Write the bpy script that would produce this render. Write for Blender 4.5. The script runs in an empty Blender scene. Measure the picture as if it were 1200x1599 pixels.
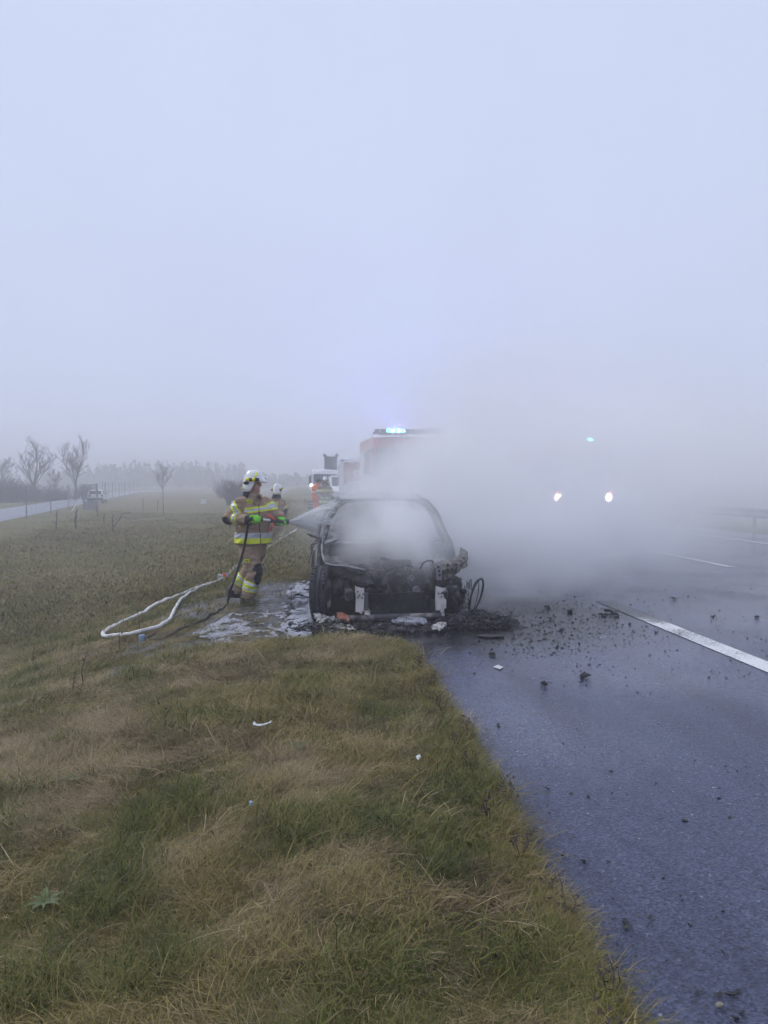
import bpy, bmesh, math, random, time
T0 = time.time()
import numpy as np
from mathutils import Vector, Matrix, Euler, noise as mnoise

S = bpy.context.scene
COL = S.collection
R = math.radians
random.seed(7)
RNG = np.random.default_rng(11)

# ------------------------------------------------------------------ camera
CAM_H = 1.6
cam = bpy.data.cameras.new('camera')
cam_ob = bpy.data.objects.new('camera', cam)
COL.objects.link(cam_ob)
S.camera = cam_ob
cam.sensor_fit = 'VERTICAL'
cam.sensor_height = 36.0
cam.lens = 26.34
cam.clip_start = 0.05
cam.clip_end = 5000
cam_ob.location = (0, 0, CAM_H)
cam_ob.rotation_euler = (R(90 - 2.42), 0, R(-6.1))
CAM_M = cam_ob.rotation_euler.to_matrix()

# ------------------------------------------------------------------ sky, sun, exposure
SUN_ELEV, SUN_ROT = R(42), R(300)
world = bpy.data.worlds.new('World')
S.world = world
world.use_nodes = True
wt = world.node_tree
bg = wt.nodes['Background']
bg.inputs['Strength'].default_value = 0.1
sky = wt.nodes.new('ShaderNodeTexSky')
sky.sky_type = 'NISHITA'
sky.sun_disc = False
sky.sun_elevation = SUN_ELEV
sky.sun_rotation = SUN_ROT
# the overcast: a pale, slightly blue cloud deck covers the clear sky almost completely
tc = wt.nodes.new('ShaderNodeTexCoord')
sep = wt.nodes.new('ShaderNodeSeparateXYZ')
wt.links.new(tc.outputs['Generated'], sep.inputs[0])
deck = wt.nodes.new('ShaderNodeValToRGB')
deck.color_ramp.elements[0].position = 0.0
deck.color_ramp.elements[0].color = (6.3, 7.0, 9.3, 1)
deck.color_ramp.elements[1].position = 0.6
deck.color_ramp.elements[1].color = (6.6, 7.5, 9.7, 1)
wt.links.new(sep.outputs['Z'], deck.inputs[0])
mixw = wt.nodes.new('ShaderNodeMix')
mixw.data_type = 'RGBA'
mixw.inputs['Factor'].default_value = 0.93
wt.links.new(sky.outputs[0], mixw.inputs['A'])
cn = wt.nodes.new('ShaderNodeTexNoise')
cn.inputs['Scale'].default_value = 1.6
cn.inputs['Detail'].default_value = 4
wt.links.new(tc.outputs['Generated'], cn.inputs['Vector'])
cr_ = wt.nodes.new('ShaderNodeMapRange')
cr_.inputs[1].default_value = .3; cr_.inputs[2].default_value = .7; cr_.inputs[3].default_value = .955; cr_.inputs[4].default_value = 1.03
wt.links.new(cn.outputs['Fac'], cr_.inputs[0])
cm = wt.nodes.new('ShaderNodeVectorMath')
cm.operation = 'SCALE'
wt.links.new(deck.outputs[0], cm.inputs[0]); wt.links.new(cr_.outputs[0], cm.inputs['Scale'])
wt.links.new(cm.outputs[0], mixw.inputs['B'])
wt.links.new(mixw.outputs['Result'], bg.inputs['Color'])

sun = bpy.data.lights.new('sun', 'SUN')
sun.energy = 1.5
sun.angle = R(20)
sun.color = (1.0, 0.97, 0.94)
sun_ob = bpy.data.objects.new('sun', sun)
COL.objects.link(sun_ob)
sun_ob.location = (-20, 20, 40)
sdir = Vector((math.sin(SUN_ROT) * math.cos(SUN_ELEV), math.cos(SUN_ROT) * math.cos(SUN_ELEV), math.sin(SUN_ELEV)))
sun_ob.rotation_euler = (-sdir).to_track_quat('-Z', 'Y').to_euler()

S.view_settings.view_transform = 'Standard'
S.view_settings.look = 'None'
S.view_settings.exposure = 0.0
S.view_settings.gamma = 1.0
S.view_settings.use_curve_mapping = False
S.cycles.use_denoising = True
S.cycles.max_bounces = 14
S.cycles.diffuse_bounces = 1
S.cycles.glossy_bounces = 1
S.cycles.transmission_bounces = 3
S.cycles.volume_bounces = 14
S.cycles.use_adaptive_sampling = True
S.cycles.adaptive_threshold = 0.04
S.cycles.volume_step_rate = 2.0
S.cycles.transparent_max_bounces = 8
S.cycles.sample_clamp_indirect = 6
S.cycles.volume_max_steps = 256

# ------------------------------------------------------------------ small numpy noise
def _hash(ix, iy, seed):
    n = (ix.astype(np.int64) * 374761393 + iy.astype(np.int64) * 668265263 + seed * 1442695041) & 0xFFFFFFFF
    n = ((n ^ (n >> 13)) * 1274126177) & 0xFFFFFFFF
    n = n ^ (n >> 16)
    return (n & 0xFFFFFF) / float(0xFFFFFF)

def vnoise(x, y, seed=0):
    x = np.asarray(x, float); y = np.asarray(y, float)
    x0 = np.floor(x); y0 = np.floor(y)
    fx = x - x0; fy = y - y0
    fx = fx * fx * (3 - 2 * fx); fy = fy * fy * (3 - 2 * fy)
    a = _hash(x0, y0, seed); b = _hash(x0 + 1, y0, seed)
    c = _hash(x0, y0 + 1, seed); d = _hash(x0 + 1, y0 + 1, seed)
    return (a * (1 - fx) + b * fx) * (1 - fy) + (c * (1 - fx) + d * fx) * fy

def fbm(x, y, seed=0, octv=4):
    s = 0; a = 0.5; t = 0
    for o in range(octv):
        s = s + a * vnoise(np.asarray(x) * 2 ** o + 17.3 * o, np.asarray(y) * 2 ** o - 9.1 * o, seed + o)
        t += a; a *= 0.5
    return s / t

def sstep(a, b, x):
    t = np.clip((np.asarray(x, float) - a) / (b - a), 0, 1)
    return t * t * (3 - 2 * t)

# ------------------------------------------------------------------ terrain functions
def edge_x(Y):
    """left edge of the asphalt: it widens under the burnt car"""
    Y = np.asarray(Y, float)
    w = sstep(7.25, 7.75, Y) * (1 - sstep(11.0, 15.0, Y))
    e = .97 - 1.17 * w
    e = e - .07 * (1 - sstep(2.2, 5.0, Y))
    return e + 0.10 * (fbm(Y * 2.3, Y * 0 + 3.1, 5) - 0.5) + 0.05 * (fbm(Y * 9, Y * 0 + 1.1, 8) - 0.5)

def wet_mask(X, Y):
    """trampled, wet verge round the car and towards the hose"""
    X = np.asarray(X, float); Y = np.asarray(Y, float)
    Yw = Y + .55 * np.clip(-X, 0, 1.7)
    a = sstep(7.2, 7.9, Yw) * (1 - sstep(10.5, 13.0, Y)) * sstep(-2.3, -1.4, X)
    return np.clip(a * (sstep(-1.3, -.3, X) * .35 + 2.1 * fbm(X * 2.3, Y * 2.3, 21, 5) - .42), 0, 1)

def H(X, Y):
    X = np.asarray(X, float); Y = np.asarray(Y, float)
    t = sstep(-0.4, -5.6, X)
    z = -1.05 * t
    lump = 0.085 * (fbm(X * 1.7, Y * 1.7, 1) - 0.5) + 0.05 * (fbm(X * 5.2, Y * 5.2, 2, 3) - 0.5)
    wet = wet_mask(X, Y)
    z = z + lump * (1 - 0.45 * wet) + 0.35 * t * (fbm(X * 0.16, Y * 0.16, 3) - 0.5)
    z = z + 0.03 * (1 - wet) - 0.012 * wet
    # the ground is levelled along the service road
    rd = np.exp(-((X - (-20.9 - .141 * (Y - 46))) / np.where(X > -20.9 - .141 * (Y - 46), 13.0, 5.0)) ** 4) * sstep(8, 20, Y)
    z = z * (1 - rd) - .98 * rd
    e = edge_x(Y)
    k = sstep(-0.02, 0.10, X - e)
    return z * (1 - k) + (-0.10) * k

def Hs(x, y):
    return float(H(np.array([x]), np.array([y]))[0])

FPX = 1170.0
def ray(px, py):
    d = CAM_M @ Vector(((px - 600) / FPX, -(py - 799.5) / FPX, -1))
    return d
def at_y(px, py, Y):
    d = ray(px, py)
    return Vector((0, 0, CAM_H)) + d * (Y / d.y)
def at_z(px, py, z):
    d = ray(px, py)
    return Vector((0, 0, CAM_H)) + d * ((z - CAM_H) / d.z)
def on_ground(px, py):
    d = ray(px, py)
    t = _TS
    X, Y, Z = d.x * t, d.y * t, CAM_H + d.z * t
    G = np.where(X > edge_x(Y) + .02, 0.0, H(X, Y))
    k = int(np.argmax(Z <= G)) if (Z <= G).any() else len(t) - 1
    return Vector((X[k], Y[k], G[k]))
_TS = np.cumsum(np.concatenate([[1.0], .004 * 1.0035 ** np.arange(2200)]))

# ------------------------------------------------------------------ materials
MATS = {}
def mat(name, col, rough=0.7, metal=0.0, col2=None, nscale=6.0, lo=0.4, hi=0.65, bump=0.0, bscale=None,
        detail=5.0, emit=None, estr=0.0, alpha=1.0, coat=0.0, spec=0.5):
    m = bpy.data.materials.new(name)
    m.use_nodes = True
    nt = m.node_tree
    b = nt.nodes['Principled BSDF']
    b.inputs['Base Color'].default_value = (*col, 1)
    b.inputs['Roughness'].default_value = rough
    b.inputs['Metallic'].default_value = metal
    b.inputs['Alpha'].default_value = alpha
    b.inputs['Coat Weight'].default_value = coat
    b.inputs['Specular IOR Level'].default_value = spec
    if emit:
        b.inputs['Emission Color'].default_value = (*emit, 1)
        b.inputs['Emission Strength'].default_value = estr
    g = None
    if col2 or bump:
        g = nt.nodes.new('ShaderNodeNewGeometry') if False else nt.nodes.new('ShaderNodeTexCoord')
    if col2:
        n = nt.nodes.new('ShaderNodeTexNoise')
        n.inputs['Scale'].default_value = nscale
        n.inputs['Detail'].default_value = detail
        nt.links.new(g.outputs['Object'], n.inputs['Vector'])
        r = nt.nodes.new('ShaderNodeMapRange')
        r.inputs[1].default_value = lo; r.inputs[2].default_value = hi
        nt.links.new(n.outputs['Fac'], r.inputs[0])
        x = nt.nodes.new('ShaderNodeMix'); x.data_type = 'RGBA'
        x.inputs['A'].default_value = (*col, 1); x.inputs['B'].default_value = (*col2, 1)
        nt.links.new(r.outputs[0], x.inputs['Factor'])
        nt.links.new(x.outputs['Result'], b.inputs['Base Color'])
    if bump:
        n2 = nt.nodes.new('ShaderNodeTexNoise')
        n2.inputs['Scale'].default_value = bscale or nscale * 4
        n2.inputs['Detail'].default_value = 6
        nt.links.new(g.outputs['Object'], n2.inputs['Vector'])
        bp = nt.nodes.new('ShaderNodeBump')
        bp.inputs['Strength'].default_value = bump
        bp.inputs['Distance'].default_value = 0.02
        nt.links.new(n2.outputs['Fac'], bp.inputs['Height'])
        nt.links.new(bp.outputs[0], b.inputs['Normal'])
    MATS[name] = m
    return m

def vol_mat(name, density, color, attr=''):
    m = bpy.data.materials.new(name)
    m.use_nodes = True
    nt = m.node_tree
    nt.nodes.remove(nt.nodes['Principled BSDF'])
    v = nt.nodes.new('ShaderNodeVolumePrincipled')
    v.inputs['Color'].default_value = (*color, 1)
    v.inputs['Density'].default_value = density
    v.inputs['Density Attribute'].default_value = attr
    nt.links.new(v.outputs[0], nt.nodes['Material Output'].inputs['Volume'])
    return m

M = {}
M['soot'] = mat('soot_metal', (.035, .034, .037), .8, .2, (.21, .19, .18), 10, .52, .7, .5, 40)
M['burnt'] = mat('burnt_steel', (.12, .115, .12), .65, .3, (.40, .36, .33), 8, .5, .66, .4, 30)
M['ash'] = mat('ash_coated_steel', (.26, .27, .29), .7, .2, (.14, .135, .14), 7, .45, .7, .3, 35)
M['apron'] = mat('scorched_grey_steel', (.27, .27, .285), .7, .2, (.10, .095, .10), 5, .42, .62, .4, 30)
M['rust'] = mat('rusty_tan_steel', (.25, .225, .18), .8, .2, (.06, .05, .045), 13, .45, .6, .6, 40)
M['bracket'] = mat('pale_scorched_aluminium', (.62, .60, .57), .6, .2, (.34, .31, .28), 8, .5, .75, .2, 40)
M['black'] = mat('charred_black', (.014, .014, .016), .6, 0, (.05, .05, .055), 22, .5, .7, .6, 60)
M['tyre'] = mat('tyre_rubber', (.035, .035, .04), .75, 0, (.07, .07, .078), 14, .5, .7, .3, 60)
M['white_ash'] = mat('white_ash', (.44, .43, .42), .9, 0, (.10, .095, .09), 24, .46, .62, .6, 70)
M['orange_melt'] = mat('rust_orange_melt', (.33, .11, .06), .7, 0, (.10, .055, .045), 18, .5, .65, .4, 50)
M['suit'] = mat('tan_turnout_cloth', (.36, .26, .18), .9, 0, (.29, .205, .14), 7, .4, .65, .35, 90)
M['suit_dark'] = mat('dirty_turnout_cloth', (.24, .18, .13), .9, 0, (.16, .12, .09), 7, .4, .65, .35, 90)
M['black_cloth'] = mat('black_cloth', (.022, .022, .03), .85, 0, (.04, .04, .05), 12, .4, .6, .3, 90)
M['fluo'] = mat('fluorescent_yellow_tape', (.72, .80, .03), .55)
M['silver'] = mat('silver_reflective_tape', (.50, .52, .55), .4, .3)
M['helmet'] = mat('white_helmet_paint', (.80, .80, .82), .3, 0, (.70, .70, .70), 9, .5, .8, coat=.4)
M['lamp_yellow'] = mat('yellow_lamp_plastic', (.78, .70, .02), .4)
M['visor'] = mat('amber_visor', (.55, .40, .25), .15, 0, alpha=.8)
M['skin'] = mat('skin', (.48, .27, .20), .55, 0, (.42, .21, .16), 18, .4, .7)
M['glove'] = mat('lime_glove_cloth', (.22, .75, .05), .7, 0, (.14, .55, .03), 30, .4, .7, .2, 120)
M['boot'] = mat('black_boot_rubber', (.02, .02, .024), .5, 0, (.06, .055, .05), 16, .5, .7, .2, 60)
M['red_plastic'] = mat('red_handle_plastic', (.75, .07, .05), .4)
M['hose_white'] = mat('white_hose_canvas', (.72, .70, .70), .8, 0, (.5, .48, .46), 9, .5, .75, .2, 80)
M['hose_black'] = mat('black_hose_rubber', (.02, .02, .022), .45)
M['alu'] = mat('bare_aluminium', (.6, .6, .6), .35, .8)
M['orange'] = mat('orange_hivis_cloth', (.85, .19, .04), .75, 0, (.7, .14, .03), 10, .4, .7)
M['truck_red'] = mat('fire_truck_red', (.34, .045, .05), .35, 0, (.28, .04, .045), 3, .4, .7, coat=.3)
M['truck_white'] = mat('truck_white_paint', (.76, .76, .76), .4, 0, (.66, .65, .64), 3, .5, .8)
M['truck_grey'] = mat('truck_grey_paint', (.12, .125, .14), .5, 0, (.09, .095, .105), 4, .4, .7)
M['glass'] = mat('dark_window_glass', (.03, .035, .05), .08, 0, spec=.7)
M['chrome'] = mat('chrome_letters', (.8, .8, .82), .15, 1)
M['headlight_on'] = mat('lit_headlight', (.9, .9, .9), .3, emit=(1, .93, .8), estr=520)
M['marker_on'] = mat('lit_marker_lamp', (.9, .9, .9), .3, emit=(1, .9, .8), estr=3)
M['blue_on'] = mat('lit_blue_beacon', (.1, .3, .6), .3, emit=(.10, .62, 1.0), estr=34)
M['teal_on'] = mat('lit_teal_beacon', (.1, .4, .5), .3, emit=(.16, 1.0, .84), estr=4.5)
M['halo_violet'] = mat('violet_halo_glow', (.1, .1, .6), .3, emit=(.17, .15, 1.0), estr=3000)  # glow of the added halo emitter, not a beacon of the engine
M['lens_dark'] = mat('unlit_lens', (.25, .06, .05), .3)
M['paint_white'] = None
M['fence'] = mat('galvanised_steel', (.30, .31, .34), .6, .4, (.22, .22, .24), 6, .4, .7)
M['bark'] = mat('grey_brown_bark', (.085, .07, .06), .9, 0, (.05, .04, .036), 8, .4, .7)
M['twig'] = mat('brown_twigs', (.10, .075, .062), .95, 0, (.06, .046, .04), 2, .4, .7)
M['conifer'] = mat('distant_forest', (.035, .04, .035), .95, 0, (.055, .05, .045), .4, .4, .7)
M['weed'] = mat('dead_weed_brown', (.085, .06, .045), .9, 0, (.05, .035, .028), 9, .4, .7)
M['foam'] = mat('extinguishing_foam', (.42, .43, .49), .3, 0, (.12, .125, .15), 22, .42, .68, .6, 36)
M['blue_plastic'] = mat('pale_blue_cap', (.22, .32, .48), .5)
M['paper'] = mat('crumpled_white_paper', (.56, .56, .56), .8, 0, (.30, .30, .30), 30, .5, .7)
M['leaf_green'] = mat('weed_leaf_green', (.075, .105, .025), .6, 0, (.11, .13, .045), 10, .4, .7)

# ------------------------------------------------------------------ mesh builder
def nvec(p):
    return Vector((mnoise.noise(p), mnoise.noise(p + Vector((37.1, 11.3, 5.7))), mnoise.noise(p + Vector((-19.4, 53.2, 29.8)))))
def thicken(bm, t):
    """give a sheet a real thickness: a second skin along the vertex normals, closed at the rim"""
    bm.normal_update(); bm.verts.index_update()
    fs = list(bm.faces); rim = [e for e in bm.edges if e.is_boundary]
    back = {v: bm.verts.new(v.co - v.normal * t) for v in list(bm.verts)}
    for f in fs:
        try: bm.faces.new([back[v] for v in reversed(f.verts)])
        except ValueError: pass
    for e in rim:
        a, b = e.verts
        try: bm.faces.new([a, b, back[b], back[a]])
        except ValueError: pass
    bmesh.ops.recalc_face_normals(bm, faces=bm.faces[:])
class MB:
    def __init__(self):
        self.v = []; self.f = []
    def add(self, vs, fs):
        k = len(self.v)
        self.v.extend([tuple(p) for p in vs])
        self.f.extend([tuple(i + k for i in q) for q in fs])
    def box(self, c, s, rot=None, taper=1.0):
        hx, hy, hz = s[0] / 2, s[1] / 2, s[2] / 2
        vs = []
        for z in (-hz, hz):
            t = taper if z > 0 else 1.0
            for x, y in ((-hx, -hy), (hx, -hy), (hx, hy), (-hx, hy)):
                vs.append(Vector((x * t, y * t, z)))
        if rot:
            m = Euler(rot).to_matrix()
            vs = [m @ p for p in vs]
        c = Vector(c)
        self.add([p + c for p in vs], [(3, 2, 1, 0), (4, 5, 6, 7), (0, 1, 5, 4), (1, 2, 6, 5), (2, 3, 7, 6), (3, 0, 4, 7)])
    def bbox(self, c, s, b=0.02, rot=None):
        """box with chamfered edges"""
        bm = bmesh.new()
        bmesh.ops.create_cube(bm, size=1)
        bmesh.ops.scale(bm, vec=s, verts=bm.verts)
        bmesh.ops.bevel(bm, geom=bm.edges[:], offset=min(b, min(s) * .45), segments=2, affect='EDGES', profile=.5)
        m = Matrix.Translation(c) @ (Euler(rot).to_matrix().to_4x4() if rot else Matrix.Identity(4))
        bmesh.ops.transform(bm, matrix=m, verts=bm.verts)
        self.from_bm(bm)
    def from_bm(self, bm):
        bm.verts.index_update()
        self.add([v.co.copy() for v in bm.verts], [[v.index for v in f.verts] for f in bm.faces])
        bm.free()
    def rings(self, rs, closed=True, caps=True):
        k = len(rs[0]); vs = [p for r in rs for p in r]; fs = []
        for i in range(len(rs) - 1):
            for j in range(k if closed else k - 1):
                a = i * k + j; b = i * k + (j + 1) % k
                fs.append((a, b, b + k, a + k))
        if caps and closed:
            fs.append(tuple(range(k))[::-1]); fs.append(tuple((len(rs) - 1) * k + j for j in range(k)))
        self.add(vs, fs)
    def tube(self, pts, r, n=6, caps=True, flat=None):
        pts = [Vector(p) for p in pts]
        rr = r if isinstance(r, (list, tuple)) else [r] * len(pts)
        rs = []
        up = Vector((0, 0, 1))
        last = None
        for i, p in enumerate(pts):
            a = pts[max(i - 1, 0)]; b = pts[min(i + 1, len(pts) - 1)]
            t = (b - a)
            t = t.normalized() if t.length > 1e-9 else Vector((0, 0, 1))
            if last is None:
                u = t.cross(up)
                if u.length < .05: u = t.cross(Vector((0, 1, 0)))
            else:
                u = last - t * last.dot(t)
                if u.length < 1e-4: u = t.cross(up)
            u.normalize(); last = u
            w = t.cross(u)
            fl = flat or 1.0
            rs.append([p + u * math.cos(6.28318 * j / n) * rr[i] + w * math.sin(6.28318 * j / n) * rr[i] * fl for j in range(n)])
        self.rings(rs, True, caps)
    def lathe(self, prof, c=(0, 0, 0), axis='x', n=24, cap=False):
        """prof: (radius, along) pairs"""
        rs = []
        for r_, h in prof:
            ring = []
            for j in range(n):
                a = 6.283185 * j / n
                if axis == 'x': ring.append(Vector((h, r_ * math.cos(a), r_ * math.sin(a))) + Vector(c))
                elif axis == 'y': ring.append(Vector((r_ * math.cos(a), h, r_ * math.sin(a))) + Vector(c))
                else: ring.append(Vector((r_ * math.cos(a), r_ * math.sin(a), h)) + Vector(c))
            rs.append(ring)
        self.rings(rs, True, cap)
    def ball(self, c, r, seg=12, rg=8, squash=(1, 1, 1), rot=None):
        rs = []
        m = Euler(rot).to_matrix() if rot else Matrix.Identity(3)
        for i in range(rg + 1):
            ph = math.pi * (i / rg)
            q = max(math.sin(ph), 1e-3)
            rs.append([Vector(c) + m @ Vector((r * squash[0] * q * math.cos(6.283185 * j / seg), r * squash[1] * q * math.sin(6.283185 * j / seg), r * squash[2] * math.cos(ph))) for j in range(seg)])
        self.rings(rs, True, True)
    def grid(self, P):
        """P[i][j] points"""
        n = len(P); k = len(P[0])
        self.add([p for r_ in P for p in r_], [(i * k + j, i * k + j + 1, (i + 1) * k + j + 1, (i + 1) * k + j) for i in range(n - 1) for j in range(k - 1)])
    def jitter(self, a, sc=3.0, seed=0):
        o = Vector((seed * 3.7, seed * 1.3, 0))
        self.v = [tuple(Vector(p) + nvec(Vector(p) * sc + o) * a) for p in self.v]
        return self
    def build(self, name, m, parent=None, smooth=False, solid=0.0):
        me = bpy.data.meshes.new(name)
        me.from_pydata(self.v, [], self.f)
        bm = bmesh.new(); bm.from_mesh(me)
        bmesh.ops.recalc_face_normals(bm, faces=bm.faces)
        if solid:
            thicken(bm, solid)
        bm.to_mesh(me); bm.free()
        if m: me.materials.append(m)
        if smooth: me.polygons.foreach_set('use_smooth', [True] * len(me.polygons))
        o = bpy.data.objects.new(name, me)
        COL.objects.link(o)
        if parent: o.parent = parent
        return o

def tag(o, label=None, cat=None, group=None, kind=None):
    if label: o['label'] = label
    if cat: o['category'] = cat
    if group: o['group'] = group
    if kind: o['kind'] = kind
    return o
def thing(name, label, cat, loc=(0, 0, 0), rz=0.0, group=None):
    o = bpy.data.objects.new(name, None)
    o.empty_display_size = .2
    COL.objects.link(o)
    o.location = loc; o.rotation_euler = (0, 0, rz)
    return tag(o, label, cat, group)
def copy_tree(o, parent=None):
    c = o.copy(); COL.objects.link(c)
    if parent: c.parent = parent
    for ch in list(o.children): copy_tree(ch, c)
    return c
def V(*a): return Vector(a)
def catmull(pts, n=6):
    pts = [Vector(p) for p in pts]; out = []
    P = [pts[0] * 2 - pts[1]] + pts + [pts[-1] * 2 - pts[-2]]
    for i in range(1, len(P) - 2):
        for k in range(n):
            t = k / n
            a, b, c, d = P[i - 1], P[i], P[i + 1], P[i + 2]
            out.append(.5 * ((2 * b) + (c - a) * t + (2 * a - 5 * b + 4 * c - d) * t * t + (3 * b - a - 3 * c + d) * t ** 3))
    out.append(pts[-1]); return out

# ------------------------------------------------------------------ ground
def axis_coords(fine_lo, fine_hi, step, lo, hi, grow=1.16):
    c = list(np.arange(fine_lo, fine_hi + 1e-6, step))
    s = step
    while c[-1] < hi: s *= grow; c.append(c[-1] + s)
    s = step; d = []
    x = c[0]
    while x > lo: s *= grow; x -= s; d.append(x)
    return np.array(d[::-1] + c)
gx = axis_coords(-5.0, 1.6, .06, -900, 900)
gy = axis_coords(.8, 14.0, .07, -80, 1500, 1.10)
GX, GY = np.meshgrid(gx, gy)
GZ = H(GX, GY)
far_road = GX > 13.5
GZ = np.where(far_road, -0.05 - 0.6 * sstep(14, 20, GX) * 0 + 0.06 * fbm(GX * .6, GY * .6, 9), GZ)
nx, ny = len(gx), len(gy)
verts = np.stack([GX, GY, GZ], -1).reshape(-1, 3)
idx = np.arange(nx * ny).reshape(ny, nx)
quads = np.stack([idx[:-1, :-1], idx[:-1, 1:], idx[1:, 1:], idx[1:, :-1]], -1).reshape(-1, 4)
me = bpy.data.meshes.new('ground')
me.from_pydata(verts.tolist(), [], quads.tolist())
me.polygons.foreach_set('use_smooth', [True] * len(me.polygons))
at = me.attributes.new('wet', 'FLOAT', 'POINT')
at.data.foreach_set('value', wet_mask(GX, GY).reshape(-1).astype(np.float32))
ground = bpy.data.objects.new('ground', me)
COL.objects.link(ground)
tag(ground, kind='structure')

def ground_material():
    m = bpy.data.materials.new('grassy_soil'); m.use_nodes = True
    nt = m.node_tree; b = nt.nodes['Principled BSDF']; L = nt.links
    g = nt.nodes.new('ShaderNodeNewGeometry')
    def nz(s, d=5):
        n = nt.nodes.new('ShaderNodeTexNoise'); n.inputs['Scale'].default_value = s; n.inputs['Detail'].default_value = d
        L.new(g.outputs['Position'], n.inputs['Vector']); return n.outputs['Fac']
    def ramp(f, stops):
        r = nt.nodes.new('ShaderNodeValToRGB')
        e = r.color_ramp.elements
        e[0].position, e[0].color = stops[0][0], (*stops[0][1], 1)
        e[1].position, e[1].color = stops[-1][0], (*stops[-1][1], 1)
        for p, c in stops[1:-1]:
            q = e.new(p); q.color = (*c, 1)
        L.new(f, r.inputs[0]); return r.outputs[0]
    def mix(f, a, c, v=None):
        x = nt.nodes.new('ShaderNodeMix'); x.data_type = 'RGBA'
        if f is not None: L.new(f, x.inputs['Factor'])
        else: x.inputs['Factor'].default_value = v
        L.new(a, x.inputs['A']); L.new(c, x.inputs['B']); return x.outputs['Result']
    big = ramp(nz(.30, 6), [(.3, (.075, .086, .018)), (.45, (.118, .120, .028)), (.56, (.155, .136, .042)), (.7, (.17, .128, .054))])
    fine = ramp(nz(7, 8), [(.3, (.035, .033, .014)), (.5, (.120, .105, .042)), (.68, (.23, .19, .085))])
    c = mix(None, big, fine, .5)
    wa = nt.nodes.new('ShaderNodeAttribute'); wa.attribute_name = 'wet'
    mud = ramp(nz(13, 9), [(.36, (.010, .010, .011)), (.5, (.035, .033, .034)), (.6, (.075, .072, .07)), (.72, (.15, .14, .13))])
    wr = nt.nodes.new('ShaderNodeMapRange'); wr.inputs[1].default_value = .25; wr.inputs[2].default_value = .6
    L.new(wa.outputs['Fac'], wr.inputs[0])
    c = mix(wr.outputs[0], c, mud)
    L.new(c, b.inputs['Base Color'])
    rr = nt.nodes.new('ShaderNodeMapRange'); rr.inputs[3].default_value = .95; rr.inputs[4].default_value = .3
    L.new(wr.outputs[0], rr.inputs[0]); L.new(rr.outputs[0], b.inputs['Roughness'])
    bp = nt.nodes.new('ShaderNodeBump'); bp.inputs['Strength'].default_value = .8; bp.inputs['Distance'].default_value = .06
    L.new(nz(11, 8), bp.inputs['Height']); L.new(bp.outputs[0], b.inputs['Normal'])
    return m
ground.data.materials.append(ground_material())

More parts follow.
